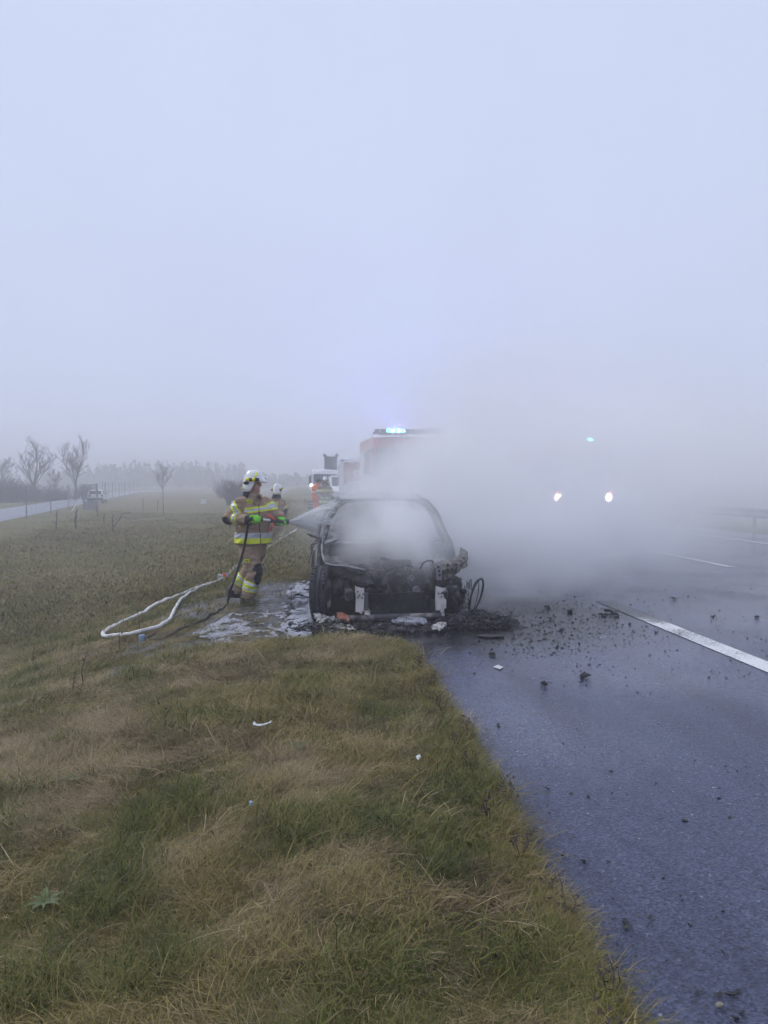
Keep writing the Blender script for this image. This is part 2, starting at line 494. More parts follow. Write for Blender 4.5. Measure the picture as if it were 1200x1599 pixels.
# ------------------------------------------------------------------ motorway
ys = axis_coords(.5, 18, .06, -60, 1500, 1.12)
ex = edge_x(ys)
fr = np.concatenate([[0, .02, .05], np.linspace(.1, 1, 24)])
P = []
for y, e in zip(ys, ex):
    w = 13.4 - e
    P.append([V(e + w * t, y, (-.06 if k == 0 else -.008 if k == 1 else 0.0)) for k, t in enumerate(fr)])
mb = MB(); mb.grid(P)
def asphalt_material():
    m = bpy.data.materials.new('wet_asphalt'); m.use_nodes = True
    nt = m.node_tree; b = nt.nodes['Principled BSDF']; L = nt.links
    g = nt.nodes.new('ShaderNodeNewGeometry')
    def nz(s, d=5, sc=None):
        n = nt.nodes.new('ShaderNodeTexNoise'); n.inputs['Scale'].default_value = s; n.inputs['Detail'].default_value = d
        if sc:
            mp = nt.nodes.new('ShaderNodeMapping'); mp.inputs['Scale'].default_value = sc
            L.new(g.outputs['Position'], mp.inputs[0]); L.new(mp.outputs[0], n.inputs['Vector'])
        else: L.new(g.outputs['Position'], n.inputs['Vector'])
        return n.outputs['Fac']
    def ramp(f, stops):
        r = nt.nodes.new('ShaderNodeValToRGB'); e = r.color_ramp.elements
        e[0].position, e[0].color = stops[0][0], (*stops[0][1], 1)
        e[1].position, e[1].color = stops[-1][0], (*stops[-1][1], 1)
        for p, c in stops[1:-1]: q = e.new(p); q.color = (*c, 1)
        L.new(f, r.inputs[0]); return r.outputs[0]
    vo = nt.nodes.new('ShaderNodeTexVoronoi'); vo.inputs['Scale'].default_value = 95
    L.new(g.outputs['Position'], vo.inputs['Vector'])
    stone = ramp(vo.outputs['Color'], [(.15, (.026, .031, .064)), (.6, (.060, .070, .130)), (.92, (.105, .117, .188)), (.975, (.32, .33, .37))])
    patch = ramp(nz(1.0, 7, (1.6, .28, 1)), [(.30, (.55, .56, .60)), (.5, (.95, .95, .96)), (.70, (1.25, 1.25, 1.22))])
    x = nt.nodes.new('ShaderNodeMix'); x.data_type = 'RGBA'; x.blend_type = 'MULTIPLY'; x.inputs['Factor'].default_value = 1
    L.new(stone, x.inputs['A']); L.new(patch, x.inputs['B'])
    # soot and ash washed over the lane in front of the wreck
    ds = nt.nodes.new('ShaderNodeVectorMath'); ds.operation = 'DISTANCE'; ds.inputs[1].default_value = (1.6, 8.6, 0)
    sm_ = nt.nodes.new('ShaderNodeMapping'); sm_.inputs['Scale'].default_value = (.75, 1.0, 1); sm_.inputs['Location'].default_value = (.4, 0, 0)
    L.new(g.outputs['Position'], sm_.inputs[0]); L.new(sm_.outputs[0], ds.inputs[0])
    dm = nt.nodes.new('ShaderNodeMapRange'); dm.inputs[1].default_value = .9; dm.inputs[2].default_value = 2.6; dm.inputs[3].default_value = .42; dm.inputs[4].default_value = -.30
    L.new(ds.outputs['Value'], dm.inputs[0])
    sa = nt.nodes.new('ShaderNodeMath'); sa.operation = 'ADD'; L.new(dm.outputs[0], sa.inputs[0]); L.new(nz(5, 8), sa.inputs[1])
    sr = nt.nodes.new('ShaderNodeMapRange'); sr.inputs[1].default_value = .42; sr.inputs[2].default_value = .72; L.new(sa.outputs[0], sr.inputs[0])
    sx2 = nt.nodes.new('ShaderNodeMix'); sx2.data_type = 'RGBA'; sx2.inputs['B'].default_value = (.012, .012, .014, 1)
    L.new(sr.outputs[0], sx2.inputs['Factor']); L.new(x.outputs['Result'], sx2.inputs['A']); L.new(sx2.outputs['Result'], b.inputs['Base Color'])
    # wetness: smooth film of water near the car and the verge, drier further right
    sp = nt.nodes.new('ShaderNodeSeparateXYZ'); L.new(g.outputs['Position'], sp.inputs[0])
    wy = nt.nodes.new('ShaderNodeMapRange'); wy.interpolation_type = 'SMOOTHSTEP'
    wy.inputs[1].default_value = 3.6; wy.inputs[2].default_value = 6.8
    L.new(sp.outputs['Y'], wy.inputs[0])
    ad = nt.nodes.new('ShaderNodeMath'); ad.operation = 'MULTIPLY_ADD'; ad.inputs[1].default_value = 1.5; ad.inputs[2].default_value = -.75
    L.new(nz(.55, 5), ad.inputs[0])
    su = nt.nodes.new('ShaderNodeMath'); su.operation = 'ADD'; su.use_clamp = True
    wx = nt.nodes.new('ShaderNodeMapRange'); wx.interpolation_type = 'SMOOTHSTEP'; wx.inputs[1].default_value = 2.5; wx.inputs[2].default_value = 1.4
    L.new(sp.outputs['X'], wx.inputs[0])
    wy2 = nt.nodes.new('ShaderNodeMapRange'); wy2.interpolation_type = 'SMOOTHSTEP'; wy2.inputs[1].default_value = 3.2; wy2.inputs[2].default_value = 4.6
    L.new(sp.outputs['Y'], wy2.inputs[0])
    pw = nt.nodes.new('ShaderNodeMath'); pw.operation = 'MULTIPLY'; L.new(wx.outputs[0], pw.inputs[0]); L.new(wy2.outputs[0], pw.inputs[1])
    mx = nt.nodes.new('ShaderNodeMath'); mx.operation = 'MAXIMUM'; L.new(wy.outputs[0], mx.inputs[0]); L.new(pw.outputs[0], mx.inputs[1])
    L.new(mx.outputs[0], su.inputs[0]); L.new(ad.outputs[0], su.inputs[1])
    ro = nt.nodes.new('ShaderNodeMapRange'); ro.inputs[3].default_value = .46; ro.inputs[4].default_value = .14
    L.new(su.outputs[0], ro.inputs[0]); L.new(ro.outputs[0], b.inputs['Roughness'])
    bp = nt.nodes.new('ShaderNodeBump'); bp.inputs['Distance'].default_value = .006
    bs = nt.nodes.new('ShaderNodeMapRange'); bs.inputs[3].default_value = .75; bs.inputs[4].default_value = .16
    L.new(su.outputs[0], bs.inputs[0]); L.new(bs.outputs[0], bp.inputs['Strength'])
    L.new(vo.outputs['Distance'], bp.inputs['Height']); L.new(bp.outputs[0], b.inputs['Normal'])
    return m
ASPH = asphalt_material()
road = mb.build('road', ASPH, None, True)
tag(road, kind='structure')

def worn_paint():
    m = bpy.data.materials.new('worn_white_road_paint'); m.use_nodes = True
    nt = m.node_tree; b = nt.nodes['Principled BSDF']; L = nt.links
    g = nt.nodes.new('ShaderNodeNewGeometry')
    n = nt.nodes.new('ShaderNodeTexNoise'); n.inputs['Scale'].default_value = 38; n.inputs['Detail'].default_value = 6; n.inputs['Roughness'].default_value = .7
    L.new(g.outputs['Position'], n.inputs['Vector'])
    n2 = nt.nodes.new('ShaderNodeTexNoise'); n2.inputs['Scale'].default_value = 2.5
    L.new(g.outputs['Position'], n2.inputs['Vector'])
    a = nt.nodes.new('ShaderNodeMath'); a.operation = 'MULTIPLY_ADD'; a.inputs[1].default_value = .45
    L.new(n2.outputs['Fac'], a.inputs[0]); L.new(n.outputs['Fac'], a.inputs[2])
    sp = nt.nodes.new('ShaderNodeSeparateXYZ'); L.new(g.outputs['Position'], sp.inputs[0])
    so = nt.nodes.new('ShaderNodeMapRange'); so.inputs[1].default_value = 7.6; so.inputs[2].default_value = 9.5; so.inputs[4].default_value = -.5   # trodden soot near the wreck
    L.new(sp.outputs['Y'], so.inputs[0])
    sx = nt.nodes.new('ShaderNodeMapRange'); sx.inputs[1].default_value = 6.5; sx.inputs[2].default_value = 5.0
    L.new(sp.outputs['X'], sx.inputs[0])
    pr = nt.nodes.new('ShaderNodeMath'); pr.operation = 'MULTIPLY'; L.new(so.outputs[0], pr.inputs[0]); L.new(sx.outputs[0], pr.inputs[1])
    a2 = nt.nodes.new('ShaderNodeMath'); a2.operation = 'ADD'; L.new(a.outputs[0], a2.inputs[0]); L.new(pr.outputs[0], a2.inputs[1]); a = a2
    r = nt.nodes.new('ShaderNodeValToRGB'); e = r.color_ramp.elements
    e[0].position, e[0].color = .58, (.11, .11, .12, 1)
    e[1].position, e[1].color = .72, (.72, .72, .72, 1)
    L.new(a.outputs[0], r.inputs[0]); L.new(r.outputs[0], b.inputs['Base Color'])
    b.inputs['Roughness'].default_value = .5
    return m
PAINT = worn_paint()
def strip(name, x0, x1, y0, y1, z=.005):
    mb = MB(); n = max(2, int((y1 - y0) / 1.5) if y1 - y0 < 100 else 60)
    P = []
    for i in range(n + 1):
        y = y0 + (y1 - y0) * (i / n) ** (1 if y1 - y0 < 100 else 2)
        P.append([V(x0, y, z), V(x1, y, z)])
    mb.grid(P); o = mb.build(name, PAINT); tag(o, kind='structure'); return o
strip('road_edge_line', 3.83, 4.06, -20, 9.5)
strip('road_edge_line', 3.83, 4.06, 19, 600)
strip('far_edge_line', 11.5, 11.72, -20, 600)
for k in range(0, 9): strip('lane_marking', 7.76, 7.90, 1.0 + 12 * k, 4.7 + 12 * k)

# service road across the field, on the ground
def sr_center(Y): return -20.9 - .141 * (Y - 46) + .0 * Y
P = []
for Y in list(np.arange(5, 190, 2.5)):
    c = sr_center(Y); bend = max(0, Y - 165) ** 2 * .012
    row = []
    for k in (-1, -.85, 0, .85, 1):
        x = c + bend + 2.45 * k
        row.append(V(x, Y, -.87 + (-.10 if abs(k) == 1 else 0)))
    P.append(row)
mb = MB(); mb.grid(P)
SRM = mat('pale_service_asphalt', (.22, .23, .27), .35, 0, (.17, .18, .21), .8, .4, .7, .2, 20)
tag(mb.build('service_road', SRM, None, True), kind='structure')


# ------------------------------------------------------------------ far background: forest, trees, bushes, fence, gate, signs
def forest():
    mb = MB(); r_ = random.Random(3)
    for k in range(420):
        px = r_.uniform(105, 560) if k > 60 else r_.uniform(-60, 120)
        Y = r_.uniform(250, 330)
        p = at_y(px, 750, Y); z0 = -1.0
        h = r_.uniform(6.0, 9.8) * (1.0 if px < 385 else .55) * (.8 if px < 150 else 1)
        w_ = r_.uniform(1.3, 2.6)
        for q in range(26):
            t = r_.random() ** .8
            ww = w_ * (1.15 - t)
            c = V(p.x + r_.uniform(-ww, ww), Y + r_.uniform(-ww, ww), z0 + h * (.05 + .93 * t))
            s = r_.uniform(.35, .95) * (1.2 - .6 * t)
            a = r_.uniform(0, 3.14)
            mb.add([c + V(math.cos(a) * s, math.sin(a) * s, -.5 * s), c + V(-math.cos(a) * s, -math.sin(a) * s, -.3 * s), c + V(.3 * s * math.sin(a), 0, s * 1.2)], [(0, 1, 2)])
        mb.tube([V(p.x, Y, z0), V(p.x, Y, z0 + h)], [.16, .03], 4)
    tag(mb.build('treeline', M['conifer']), kind='stuff')
forest()

def bare_tree(label, px, Ybase, top_py, seed, spread=.5, main=5, group=None, zb=None, rad=.16):
    p = at_y(px, 750, Ybase); zb = Hs(p.x, Ybase) if zb is None else zb
    h = at_y(px, top_py, Ybase).z - zb
    t = thing('bare_tree', label, 'tree', (p.x, Ybase, zb - .05), 0, group)
    r_ = random.Random(seed)
    tr = MB(); tr.tube([V(0, 0, 0), V(.05, 0, h * .14), V(0, 0, h * .3)], [rad * 1.25, rad, rad * .85], 8)
    tr.build('trunk', M['bark'], t)
    cr = MB()
    def grow(p, d, L, r0, lev):
        n = 4; pts = [p]; q = p.copy(); dd = d.copy()
        for i in range(n):
            dd = (dd + V(r_.gauss(0, .10), r_.gauss(0, .10), .015)).normalized()
            q = q + dd * L / n; pts.append(q.copy())
        cr.tube(pts, [max(r0 * (1 - .75 * i / n), .012) for i in range(n + 1)], 4 if lev > 0 else 6)
        if lev >= 3: return
        for k in range([7, 8, 5][lev]):
            u = r_.uniform(.22, 1.0); i = min(int(u * n), n - 1)
            b = pts[i].lerp(pts[i + 1], u * n - i)
            ax = V(r_.gauss(0, 1), r_.gauss(0, 1), r_.uniform(-.1, .7)).normalized()
            nd = (dd * .85 + ax * r_.uniform(.45, .95)).normalized()
            nd.z = max(nd.z, .12)
            grow(b, nd, L * r_.uniform(.34, .55), r0 * .42, lev + 1)
    grow(V(0, 0, h * .28), V(.02, 0, 1), h * .60, rad * .75, 0)
    for k in range(main):
        a = 6.283 * k / main + r_.uniform(-.4, .4)
        grow(V(0, 0, h * r_.uniform(.2, .34)), V(math.cos(a) * spread, math.sin(a) * spread, 1).normalized(), h * r_.uniform(.40, .58), rad * .45, 1)
    cr.build('crown', M['bark'], t)
    return t
bare_tree('taller bare tree with open fan crown beyond the service road, left of its twin', 53, 100, 688, 1, .48, 7)
bare_tree('bare tree with narrow fan crown beyond the service road above the white hatchback', 118, 104, 689, 2, .44, 7)
bare_tree('small bare tree standing alone in the field right of the gate', 254, 125, 727, 3, .6, 6, rad=.10)
bare_tree('faint bare tree at the left edge behind the brown scrub', 4, 120, 712, 4, .4, 4, rad=.10)
bare_tree('slim bare sapling between the two large bare trees', 86, 108, 740, 5, .25, 3, rad=.05)

def bush(label, px, Y, top_py, width_px, seed, mm='twig', n=170, zb=None):
    p = at_y(px, 750, Y); zb = Hs(p.x, Y) if zb is None else zb
    h = at_y(px, top_py, Y).z - zb; w_ = width_px * Y / FPX / 2
    t = thing('bush', label, 'bush', (p.x, Y, zb - .05), 0, None)
    r_ = random.Random(seed); mb = MB()
    for k in range(n):
        b = V(r_.gauss(0, .45) * w_, r_.gauss(0, .35) * w_, 0)
        hh = h * r_.uniform(.45, 1.02) * max(.35, 1 - .5 * (b.x / w_) ** 2)
        pts = [b]; d = V(r_.gauss(0, .35), r_.gauss(0, .35), 1)
        for i in range(4):
            d = (d + V(r_.gauss(0, .22), r_.gauss(0, .22), .05)).normalized(); pts.append(pts[-1] + d * hh / 4)
        mb.tube(pts, [.03, .025, .018, .012, .008], 3)
        for i in (1, 2, 3):
            for q in range(3):
                d2 = V(r_.gauss(0, .8), r_.gauss(0, .8), .8).normalized(); s = hh * r_.uniform(.12, .26)
                mb.tube([pts[i], pts[i] + d2 * s * .5, pts[i] + d2 * s + V(0, 0, .06)], [.014, .010, .006], 3)
    mb.build('branches', M[mm], t); return t
bush('dense brown scrub clump at the left edge behind the service road', 14, 92, 737, 50, 1, n=260)
bush('brown scrub below the taller bare tree', 48, 96, 748, 46, 2, n=200)
bush('low brown scrub between the two bare trees behind the road', 88, 98, 752, 46, 3, n=200)
bush('low brown scrub right of the narrow bare tree', 132, 104, 752, 40, 4, n=180)
bush('dark rounded bush behind the helmet of the hose firefighter', 372, 78, 741, 36, 5, n=240)
bush('hazy small bush left of the dark rounded bush', 352, 110, 740, 24, 6, n=120)

# near roadside fence: galvanised posts, wires
def fence_x(Y): return -17.3 - .141 * (Y - 44)
def fence():
    f = thing('field_fence', 'thin galvanised post and wire fence along the near side of the service road', 'fence', (0, 0, 0))
    r_ = random.Random(2)
    ysp = [27, 35.5, 44, 52.4, 61, 69.5, 79, 88, 97, 106, 115, 124, 133, 142, 151, 160, 169, 178]
    for i, Y in enumerate(ysp):
        x = fence_x(Y); z = Hs(x, Y)
        mb = MB(); mb.tube([V(x, Y, z - .1), V(x + r_.uniform(-.03, .03), Y, z + 2.2)], .045, 6); mb.build('post', M['fence'], f)
    mb = MB()
    for z in (.3, .6, .9, 1.2, 1.5, 1.8, 2.1):
        mb.tube([V(fence_x(Y), Y, Hs(fence_x(Y), Y) + z) for Y in ysp if Y <= 69.5 or True], .006, 3)
    for Y in np.arange(30, 80, .6):
        x = fence_x(Y); z = Hs(x, Y); mb.tube([V(x, Y, z + .2), V(x, Y, z + 2.1)], .003, 3)
    o = mb.build('fence_wires', M['fence'], f); o['kind'] = 'stuff'
fence()
def far_fence():
    f = thing('far_fence', 'row of thin posts along the far side of the service road', 'fence', (0, 0, 0))
    for k, px in enumerate((160, 165, 170, 176, 181, 186, 190, 194, 197, 200, 203, 206)):
        Y = 105 + 6.5 * k
        p = at_y(px, 750, Y); z = Hs(p.x, Y)
        mb = MB(); mb.tube([V(p.x, Y, z), V(p.x, Y, z + 2.3)], .06, 5); mb.build('post', M['fence'], f)
    mb = MB()
    for zz in (.5, 1.2, 2.1):
        mb.tube([V(at_y(px, 750, 105 + 6.5 * k).x, 105 + 6.5 * k, -.85 + zz) for k, px in enumerate((160, 165, 170, 176, 181, 186, 190, 194, 197, 200, 203, 206))], .01, 3)
    mb.build('fence_wire', M['fence'], f)
far_fence()
def gate():
    Y = 66.0
    pl, pr = at_y(130, 750, Y), at_y(151.5, 750, Y); z = Hs(pl.x, Y)
    g = thing('mesh_gate', 'grey steel mesh gate standing open before the white hatchback', 'gate', (pl.x, Y, z))
    w_ = pr.x - pl.x; h = at_y(140, 757, Y).z - z
    mb = MB()
    mb.tube([V(0, 0, 0), V(0, 0, h)], .05, 6); mb.tube([V(w_, 0, 0), V(w_, 0, h + .12)], .06, 6)
    mb.build('gate_post', M['fence'], g)
    for x0, x1 in ((.0, w_ * .5), (w_ * .5, w_)):
        mb = MB()
        for a, b in ((V(x0, 0, .1), V(x0, 0, h)), (V(x1, 0, .1), V(x1, 0, h)), (V(x0, 0, .12), V(x1, 0, .12)), (V(x0, 0, h), V(x1, 0, h)), (V(x0, 0, h * .35), V(x1, 0, h * .35))): mb.tube([a, b], .035, 5)
        fr_ = mb.build('gate_frame', M['fence'], g)
        mb = MB()
        for q in np.linspace(x0, x1, 9): mb.tube([V(q, 0, .1), V(q, 0, h)], .008, 3)
        for q in np.linspace(.1, h, 12): mb.tube([V(x0, 0, q), V(x1, 0, q)], .008, 3)
        mb.build('wire_mesh', M['fence'], fr_)
    mb = MB()
    for q in range(7): mb.box((.1 + w_ * .85 * q / 6, -.03, h * .19), (w_ * .11, .012, h * .30))
    mb.build('lower_panel', M['fence'], g)
    mb = MB(); mb.tube([V(-.1, -.2, h * .55), V(-.62, -1.2, .0)], .03, 5); mb.build('brace', M['truck_white'], g)
gate()
def stake(label, px, bpy_, tpy, fork=0, seed=0, mm='bark', r0=.03):
    p = on_ground(px, bpy_); h = (bpy_ - tpy) * p.y / FPX
    t = thing('dead_sapling', label, 'sapling', p)
    r_ = random.Random(seed); mb = MB()
    mb.tube([V(0, 0, -.05), V(r_.uniform(-.05, .05), 0, h * .5), V(r_.uniform(-.08, .08), 0, h)], [r0, r0 * .8, r0 * .5], 5)
    if fork: mb.tube([V(.02, 0, h * .3), V(.35, 0, h * .75), V(.45, 0, h * 1.0), V(.85, 0, h * 1.05)], [r0 * .8, r0 * .7, r0 * .5, .01], 5)
    mb.build('stem', M[mm], t)
    mb = MB()
    for k in range(7):
        z = h * r_.uniform(.25, .95); d = V(r_.uniform(-.3, .3), r_.uniform(-.2, .2), .15); mb.tube([V(0, 0, z), V(0, 0, z) + d], [r0 * .3, .006], 3)
    o = mb.build('twigs', M[mm], t); o['kind'] = 'stuff'
stake('dark leaning stake in the field below the gate', 119, 826, 797, 0, 1, r0=.05)
stake('thin dark stake in the field left of the gate', 88, 827, 797, 0, 2)
stake('forked dead sapling in the field right of the gate', 177, 832, 803, 1, 3)
stake('short dark stem at the right foot of the gate', 153, 808, 790, 0, 4)
stake('dead stem left of the lone small tree, first of two', 224, 797, 779, 0, 5)
stake('dead stem just below the lone small tree', 246, 797, 780, 0, 6)
stake('dead stem close to the foot of the lone small tree', 256, 806, 777, 0, 7)
stake('thin stem on the slope between forked sapling and gate', 163, 816, 803, 0, 8)
def sign(label, px, py, w_, h_, Y):
    p = at_y(px, py, Y); z = Hs(p.x, Y)
    t = thing('field_sign', label, 'sign', (p.x, Y, z))
    mb = MB(); mb.bbox((0, 0, p.z - z), (w_, .03, h_), .006); mb.build('board', M['truck_white'], t)
    mb = MB(); mb.tube([V(0, .04, -.1), V(0, .04, p.z - z)], .025, 6); mb.build('post', M['fence'], t)
sign('small blank white marker board in the open field', 318, 783, .62, .50, 82)
sign('blank white marker board just left of the hose firefighter', 366, 786, .42, .42, 60)

# guard rail of the central reservation
def guard_rail():
    g = thing('guard_rail', 'grey steel guard rail along the far edge of the motorway in smoke', 'guard rail', (13.9, 0, 0))
    prof = [(0, .45), (-.05, .49), (-.05, .53), (0, .58), (0, .62), (-.05, .67), (-.05, .71), (0, .75)]
    mb = MB(); mb.grid([[V(a, y, z) for a, z in prof] for y in np.linspace(6, 130, 32)]); mb.build('rail', M['fence'], g, False, .004)
    for k in range(32):
        mb = MB(); mb.box((.09, 6 + 4 * k, .34), (.06, .10, .74)); mb.build('post', M['fence'], g)
guard_rail()

# ------------------------------------------------------------------ vehicles
def text_mesh(name, body, size, m, parent, loc, rot, ext=.002):
    cu = bpy.data.curves.new(name, 'FONT'); cu.body = body; cu.size = size; cu.extrude = ext; cu.align_x = 'CENTER'; cu.align_y = 'CENTER'
    o = bpy.data.objects.new(name, cu); COL.objects.link(o)
    dg = bpy.context.evaluated_depsgraph_get()
    me = bpy.data.meshes.new_from_object(o.evaluated_get(dg))
    bpy.data.objects.remove(o)
    me.materials.clear(); me.materials.append(m)
    r_ = bpy.data.objects.new(name, me); COL.objects.link(r_); r_.parent = parent; r_.location = loc; r_.rotation_euler = rot
    return r_
def road_wheel(parent, c, r_=.5, w_=.3):
    w = bpy.data.objects.new('wheel', None); COL.objects.link(w); w.parent = parent; w.location = c
    mb = MB(); mb.lathe([(r_ * .6, -w_ / 2), (r_ * .95, -w_ / 2), (r_, -w_ * .35), (r_, w_ * .35), (r_ * .95, w_ / 2), (r_ * .6, w_ / 2), (r_ * .55, 0), (r_ * .6, -w_ / 2)], (0, 0, 0), 'x', 24); mb.build('tyre', M['tyre'], w)
    mb = MB(); mb.lathe([(0, -w_ * .3), (r_ * .2, -w_ * .35), (r_ * .3, -w_ * .2), (r_ * .58, -w_ * .4), (r_ * .6, w_ * .4), (r_ * .3, w_ * .2), (r_ * .2, w_ * .35), (0, w_ * .3)], (0, 0, 0), 'x', 18); mb.build('rim', M['truck_white'], w)

def cab_truck(name, label, loc, W, Ht, L, body, band, rz=0.0, lights='off', opts=()):
    t = thing(name, label, 'fire engine' if 'fire' in name else 'truck', loc, rz)
    hw = W / 2; cabL = 2.0
    # cab: rounded front, raked windscreen
    prof = [(.10, .45), (.0, .62), (.0, 1.25), (.08, 1.45), (.30, Ht - .42), (.48, Ht - .2), (.75, Ht - .08), (cabL, Ht - .05), (cabL, .45)]
    rs = []
    for x, k in ((-hw, .06), (-hw + .06, .0), (0, -.05), (hw - .06, .0), (hw, .06)):
        rs.append([V(x, y + (k if y < .6 else 0), z - (k if z > Ht - .3 else 0)) for y, z in prof])
    mb = MB(); mb.rings(rs, True, True); mb.build('cab', M[body], t)
    # windscreen
    P = [[V(x, .08 + .22 * s - .022 - .05 * (1 - abs(x) / hw), 1.45 + (Ht - 1.87) * s) for x in np.linspace(-hw + .1, hw - .1, 7)] for s in (0.02, .5, .98)]
    mb = MB(); mb.grid(P); mb.build('windscreen', M['glass'], t, False, .01)
    for s in (-1, 1):
        mb = MB(); mb.tube([V(s * .1, -.02, 1.45), V(s * .75, .05, 1.62)], .018, 4); mb.build('wiper', M['black'], t)
        mb = MB(); mb.grid([[V(s * (hw + .008), y, z) for y in (.42, 1.0, 1.6)] for z in (1.5, 1.9, Ht - .45)]); mb.build('side_window', M['glass'], t, False, .008)
        mb = MB(); mb.tube([V(s * hw, .25, Ht - .6), V(s * (hw + .16), .05, Ht - .55), V(s * (hw + .17), .05, Ht - .62)], .022, 5); mo = mb.build('mirror_arm', M['black'], t)
        mb = MB(); mb.bbox((s * (hw + .19), .06, Ht - .98), (.20, .12, .74), .04); mb.build('mirror', M['truck_grey'], mo)
        mb = MB(); mb.lathe([(0, -.02), (.09, -.012), (.11, 0), (.11, .06)], (s * (hw - .27), -.07, .97), 'y', 16)
        mb.build('headlight', M['headlight_on'] if lights == 'on' else M['silver'], t)
    mb = MB(); mb.bbox((0, -.02, .62), (W, .22, .42), .05); mb.build('bumper', M['truck_white'], t)
    mb = MB()
    for k in range(5): mb.box((0, -.015, 1.02 + .085 * k), (W * .55, .03, .05))
    mb.build('grille', M['truck_grey'], t)
    # superstructure
    mb = MB(); mb.bbox((0, cabL + L / 2 + .03, Ht * .5 + .30), (W, L, Ht - .7), .05); mb.build('body', M[body], t)
    for s in (-1, 1):
        for k in range(4):
            mb = MB(); mb.box((s * (hw + .004), cabL + .15 + L * (k + .5) / 4.2, Ht * .5 + .25), (.02, L / 4.8, Ht - 1.5)); mb.build('locker_shutter', M['silver'], t)
    for s in (-1, 1):
        mb = MB(); mb.box((s * (hw + .006), cabL + L / 2, 1.0), (.016, L * .98, .18)); mb.build('stripe', M[band], t)
    mb = MB(); mb.box((0, -.003 - .01, 1.37), (W * .96, .014, .10)); mb.build('stripe', M[band], t)
    mb = MB(); mb.box((0, cabL + L / 2 - .6, .5), (W * .5, L + 1.6, .2)); mb.build('chassis', M['black'], t)
    for s in (-1, 1):
        road_wheel(t, (s * (hw - .17), 1.15, .5)); road_wheel(t, (s * (hw - .17), cabL + L - 1.2, .5))
    return t
def lightbar(parent, x0, x1, y, z, n, mlit, lit, seg=None):
    mb = MB(); mb.bbox(((x0 + x1) / 2, y, z - .05), (x1 - x0 + .1, .26, .06), .02); b = mb.build('light_bar', M['truck_grey'], parent)
    for k in range(n):
        c = x0 + (x1 - x0) * (k + .5) / n
        mb = MB(); mb.bbox((c, y - .02, z + .03), ((x1 - x0) / n * .82, .26, .12), .03)
        mb.build('beacon', M[mlit] if k in lit else M['truck_grey'], b)
    return b

# first engine, half hidden in the smoke behind the burnt car
t1 = cab_truck('fire_engine', 'red fire engine with lit teal roof beacons close behind the smoking car', (3.55, 25.0, 0), 2.5, 3.15, 2.8, 'truck_red', 'fluo', R(1))
lightbar(t1, -1.15, 1.15, .55, 3.26, 11, 'teal_on', (2, 3, 4))
mb = MB(); mb.bbox((-.42, .86, 3.29), (.5, .12, .09), .03); mb.build('halo_emitter', M['halo_violet'], t1)  # hidden emitter added behind the teal beacons to make the violet halo
mb = MB(); mb.bbox((-.42, .95, 3.20), (.95, .62, .04), .01); mb.build('halo_shield', M['truck_grey'], t1)  # plate added under the emitter to keep its glow off the cab roof
mb = MB(); mb.lathe([(0, -.02), (.05, 0), (.05, .05)], (1.05, .42, 2.92), 'y', 10); mb.build('marker_lamp', M['marker_on'], t1)
mb = MB(); mb.tube([V(.8, 1.0, 3.1), V(.8, 1.0, 3.42), V(1.2, 1.0, 3.42), V(1.2, 1.0, 3.1)], .025, 5); mb.build('roof_rail', M['truck_grey'], t1)
mb = MB(); mb.tube([V(1.2, .6, 3.2), V(1.23, .6, 3.5)], .02, 5); mb.build('antenna', M['truck_grey'], t1)

# second engine in the middle lane with headlights on
t2 = cab_truck('fire_engine', 'fire engine with two lit headlights and blue beacons deep in the smoke', (10.35, 27.0, 0), 2.45, 3.0, 4.6, 'truck_red', 'truck_white', R(-2), 'on')
lightbar(t2, -1.0, 1.0, .6, 3.12, 9, 'blue_on', (6,))
for x, z in ((-.55, 1.42), (.42, 1.26)):
    mb = MB(); mb.bbox((x, -.06, z), (.16, .05, .07), .015); mb.build('grille_beacon', M['blue_on'], t2)
for k in range(4):
    mb = MB(); x = -.36 + .235 * k
    a0, a1 = ((.15, 2.99) if k == 0 else (0, 6.283))
    ang = np.linspace(3.3, 6.1, 14) if k == 0 else np.linspace(0, 6.283, 21)
    mb.tube([V(x + .085 * math.cos(a), -.075, 1.80 + .09 * math.sin(a)) for a in ang], .020, 6, k == 0); mb.build('badge_letter', M['marker_on'] if False else M['chrome'], t2)

# further back on the shoulder: red equipment truck, white van, white truck with raised warning board
t3 = thing('rescue_truck', 'red rescue truck with white corner frame standing behind the first fire engine', 'truck', (3.05, 40, 0), 0)
mb = MB(); mb.bbox((.05, 1.8, 2.0), (2.2, 3.6, 1.15), .05); mb.build('upper_body', M['truck_red'], t3)
mb = MB(); mb.bbox((.05, 1.8, 1.0), (2.2, 3.6, .80), .05); mb.build('lower_body', M['truck_white'], t3)
mb = MB(); mb.box((-1.06, -.04, 1.5), (.24, .14, 2.4)); mb.box((.1, -.05, 2.66), (2.4, .12, .10)); mb.build('corner_frame', M['truck_white'], t3)
mb = MB(); mb.tube([V(-1.18, -.06, 2.28), V(-1.5, -.06, 2.28)], .02, 5); mb.bbox((-1.56, -.06, 2.28), (.16, .06, .14), .03); mb.build('mirror', M['truck_grey'], t3)
mb = MB(); mb.tube([V(-1.18, -.06, 1.86), V(-1.7, -.06, 1.86)], .02, 5); mb.ball((-1.7, -.06, 1.84), .06, 8, 6); mb.build('mirror', M['truck_grey'], t3)
mb = MB()
for k in range(5): mb.box((-1.19, -.08, 2.45 - .16 * k), (.04, .05, .07))
mb.build('hinge', M['truck_grey'], t3)
mb = MB(); mb.tube([V(-.25 + .14 * math.cos(a), -.03, 1.98 + .17 * math.sin(a)) for a in np.linspace(0, 6.283, 20)], .035, 6, False); mb.build('round_emblem', M['truck_white'], t3)
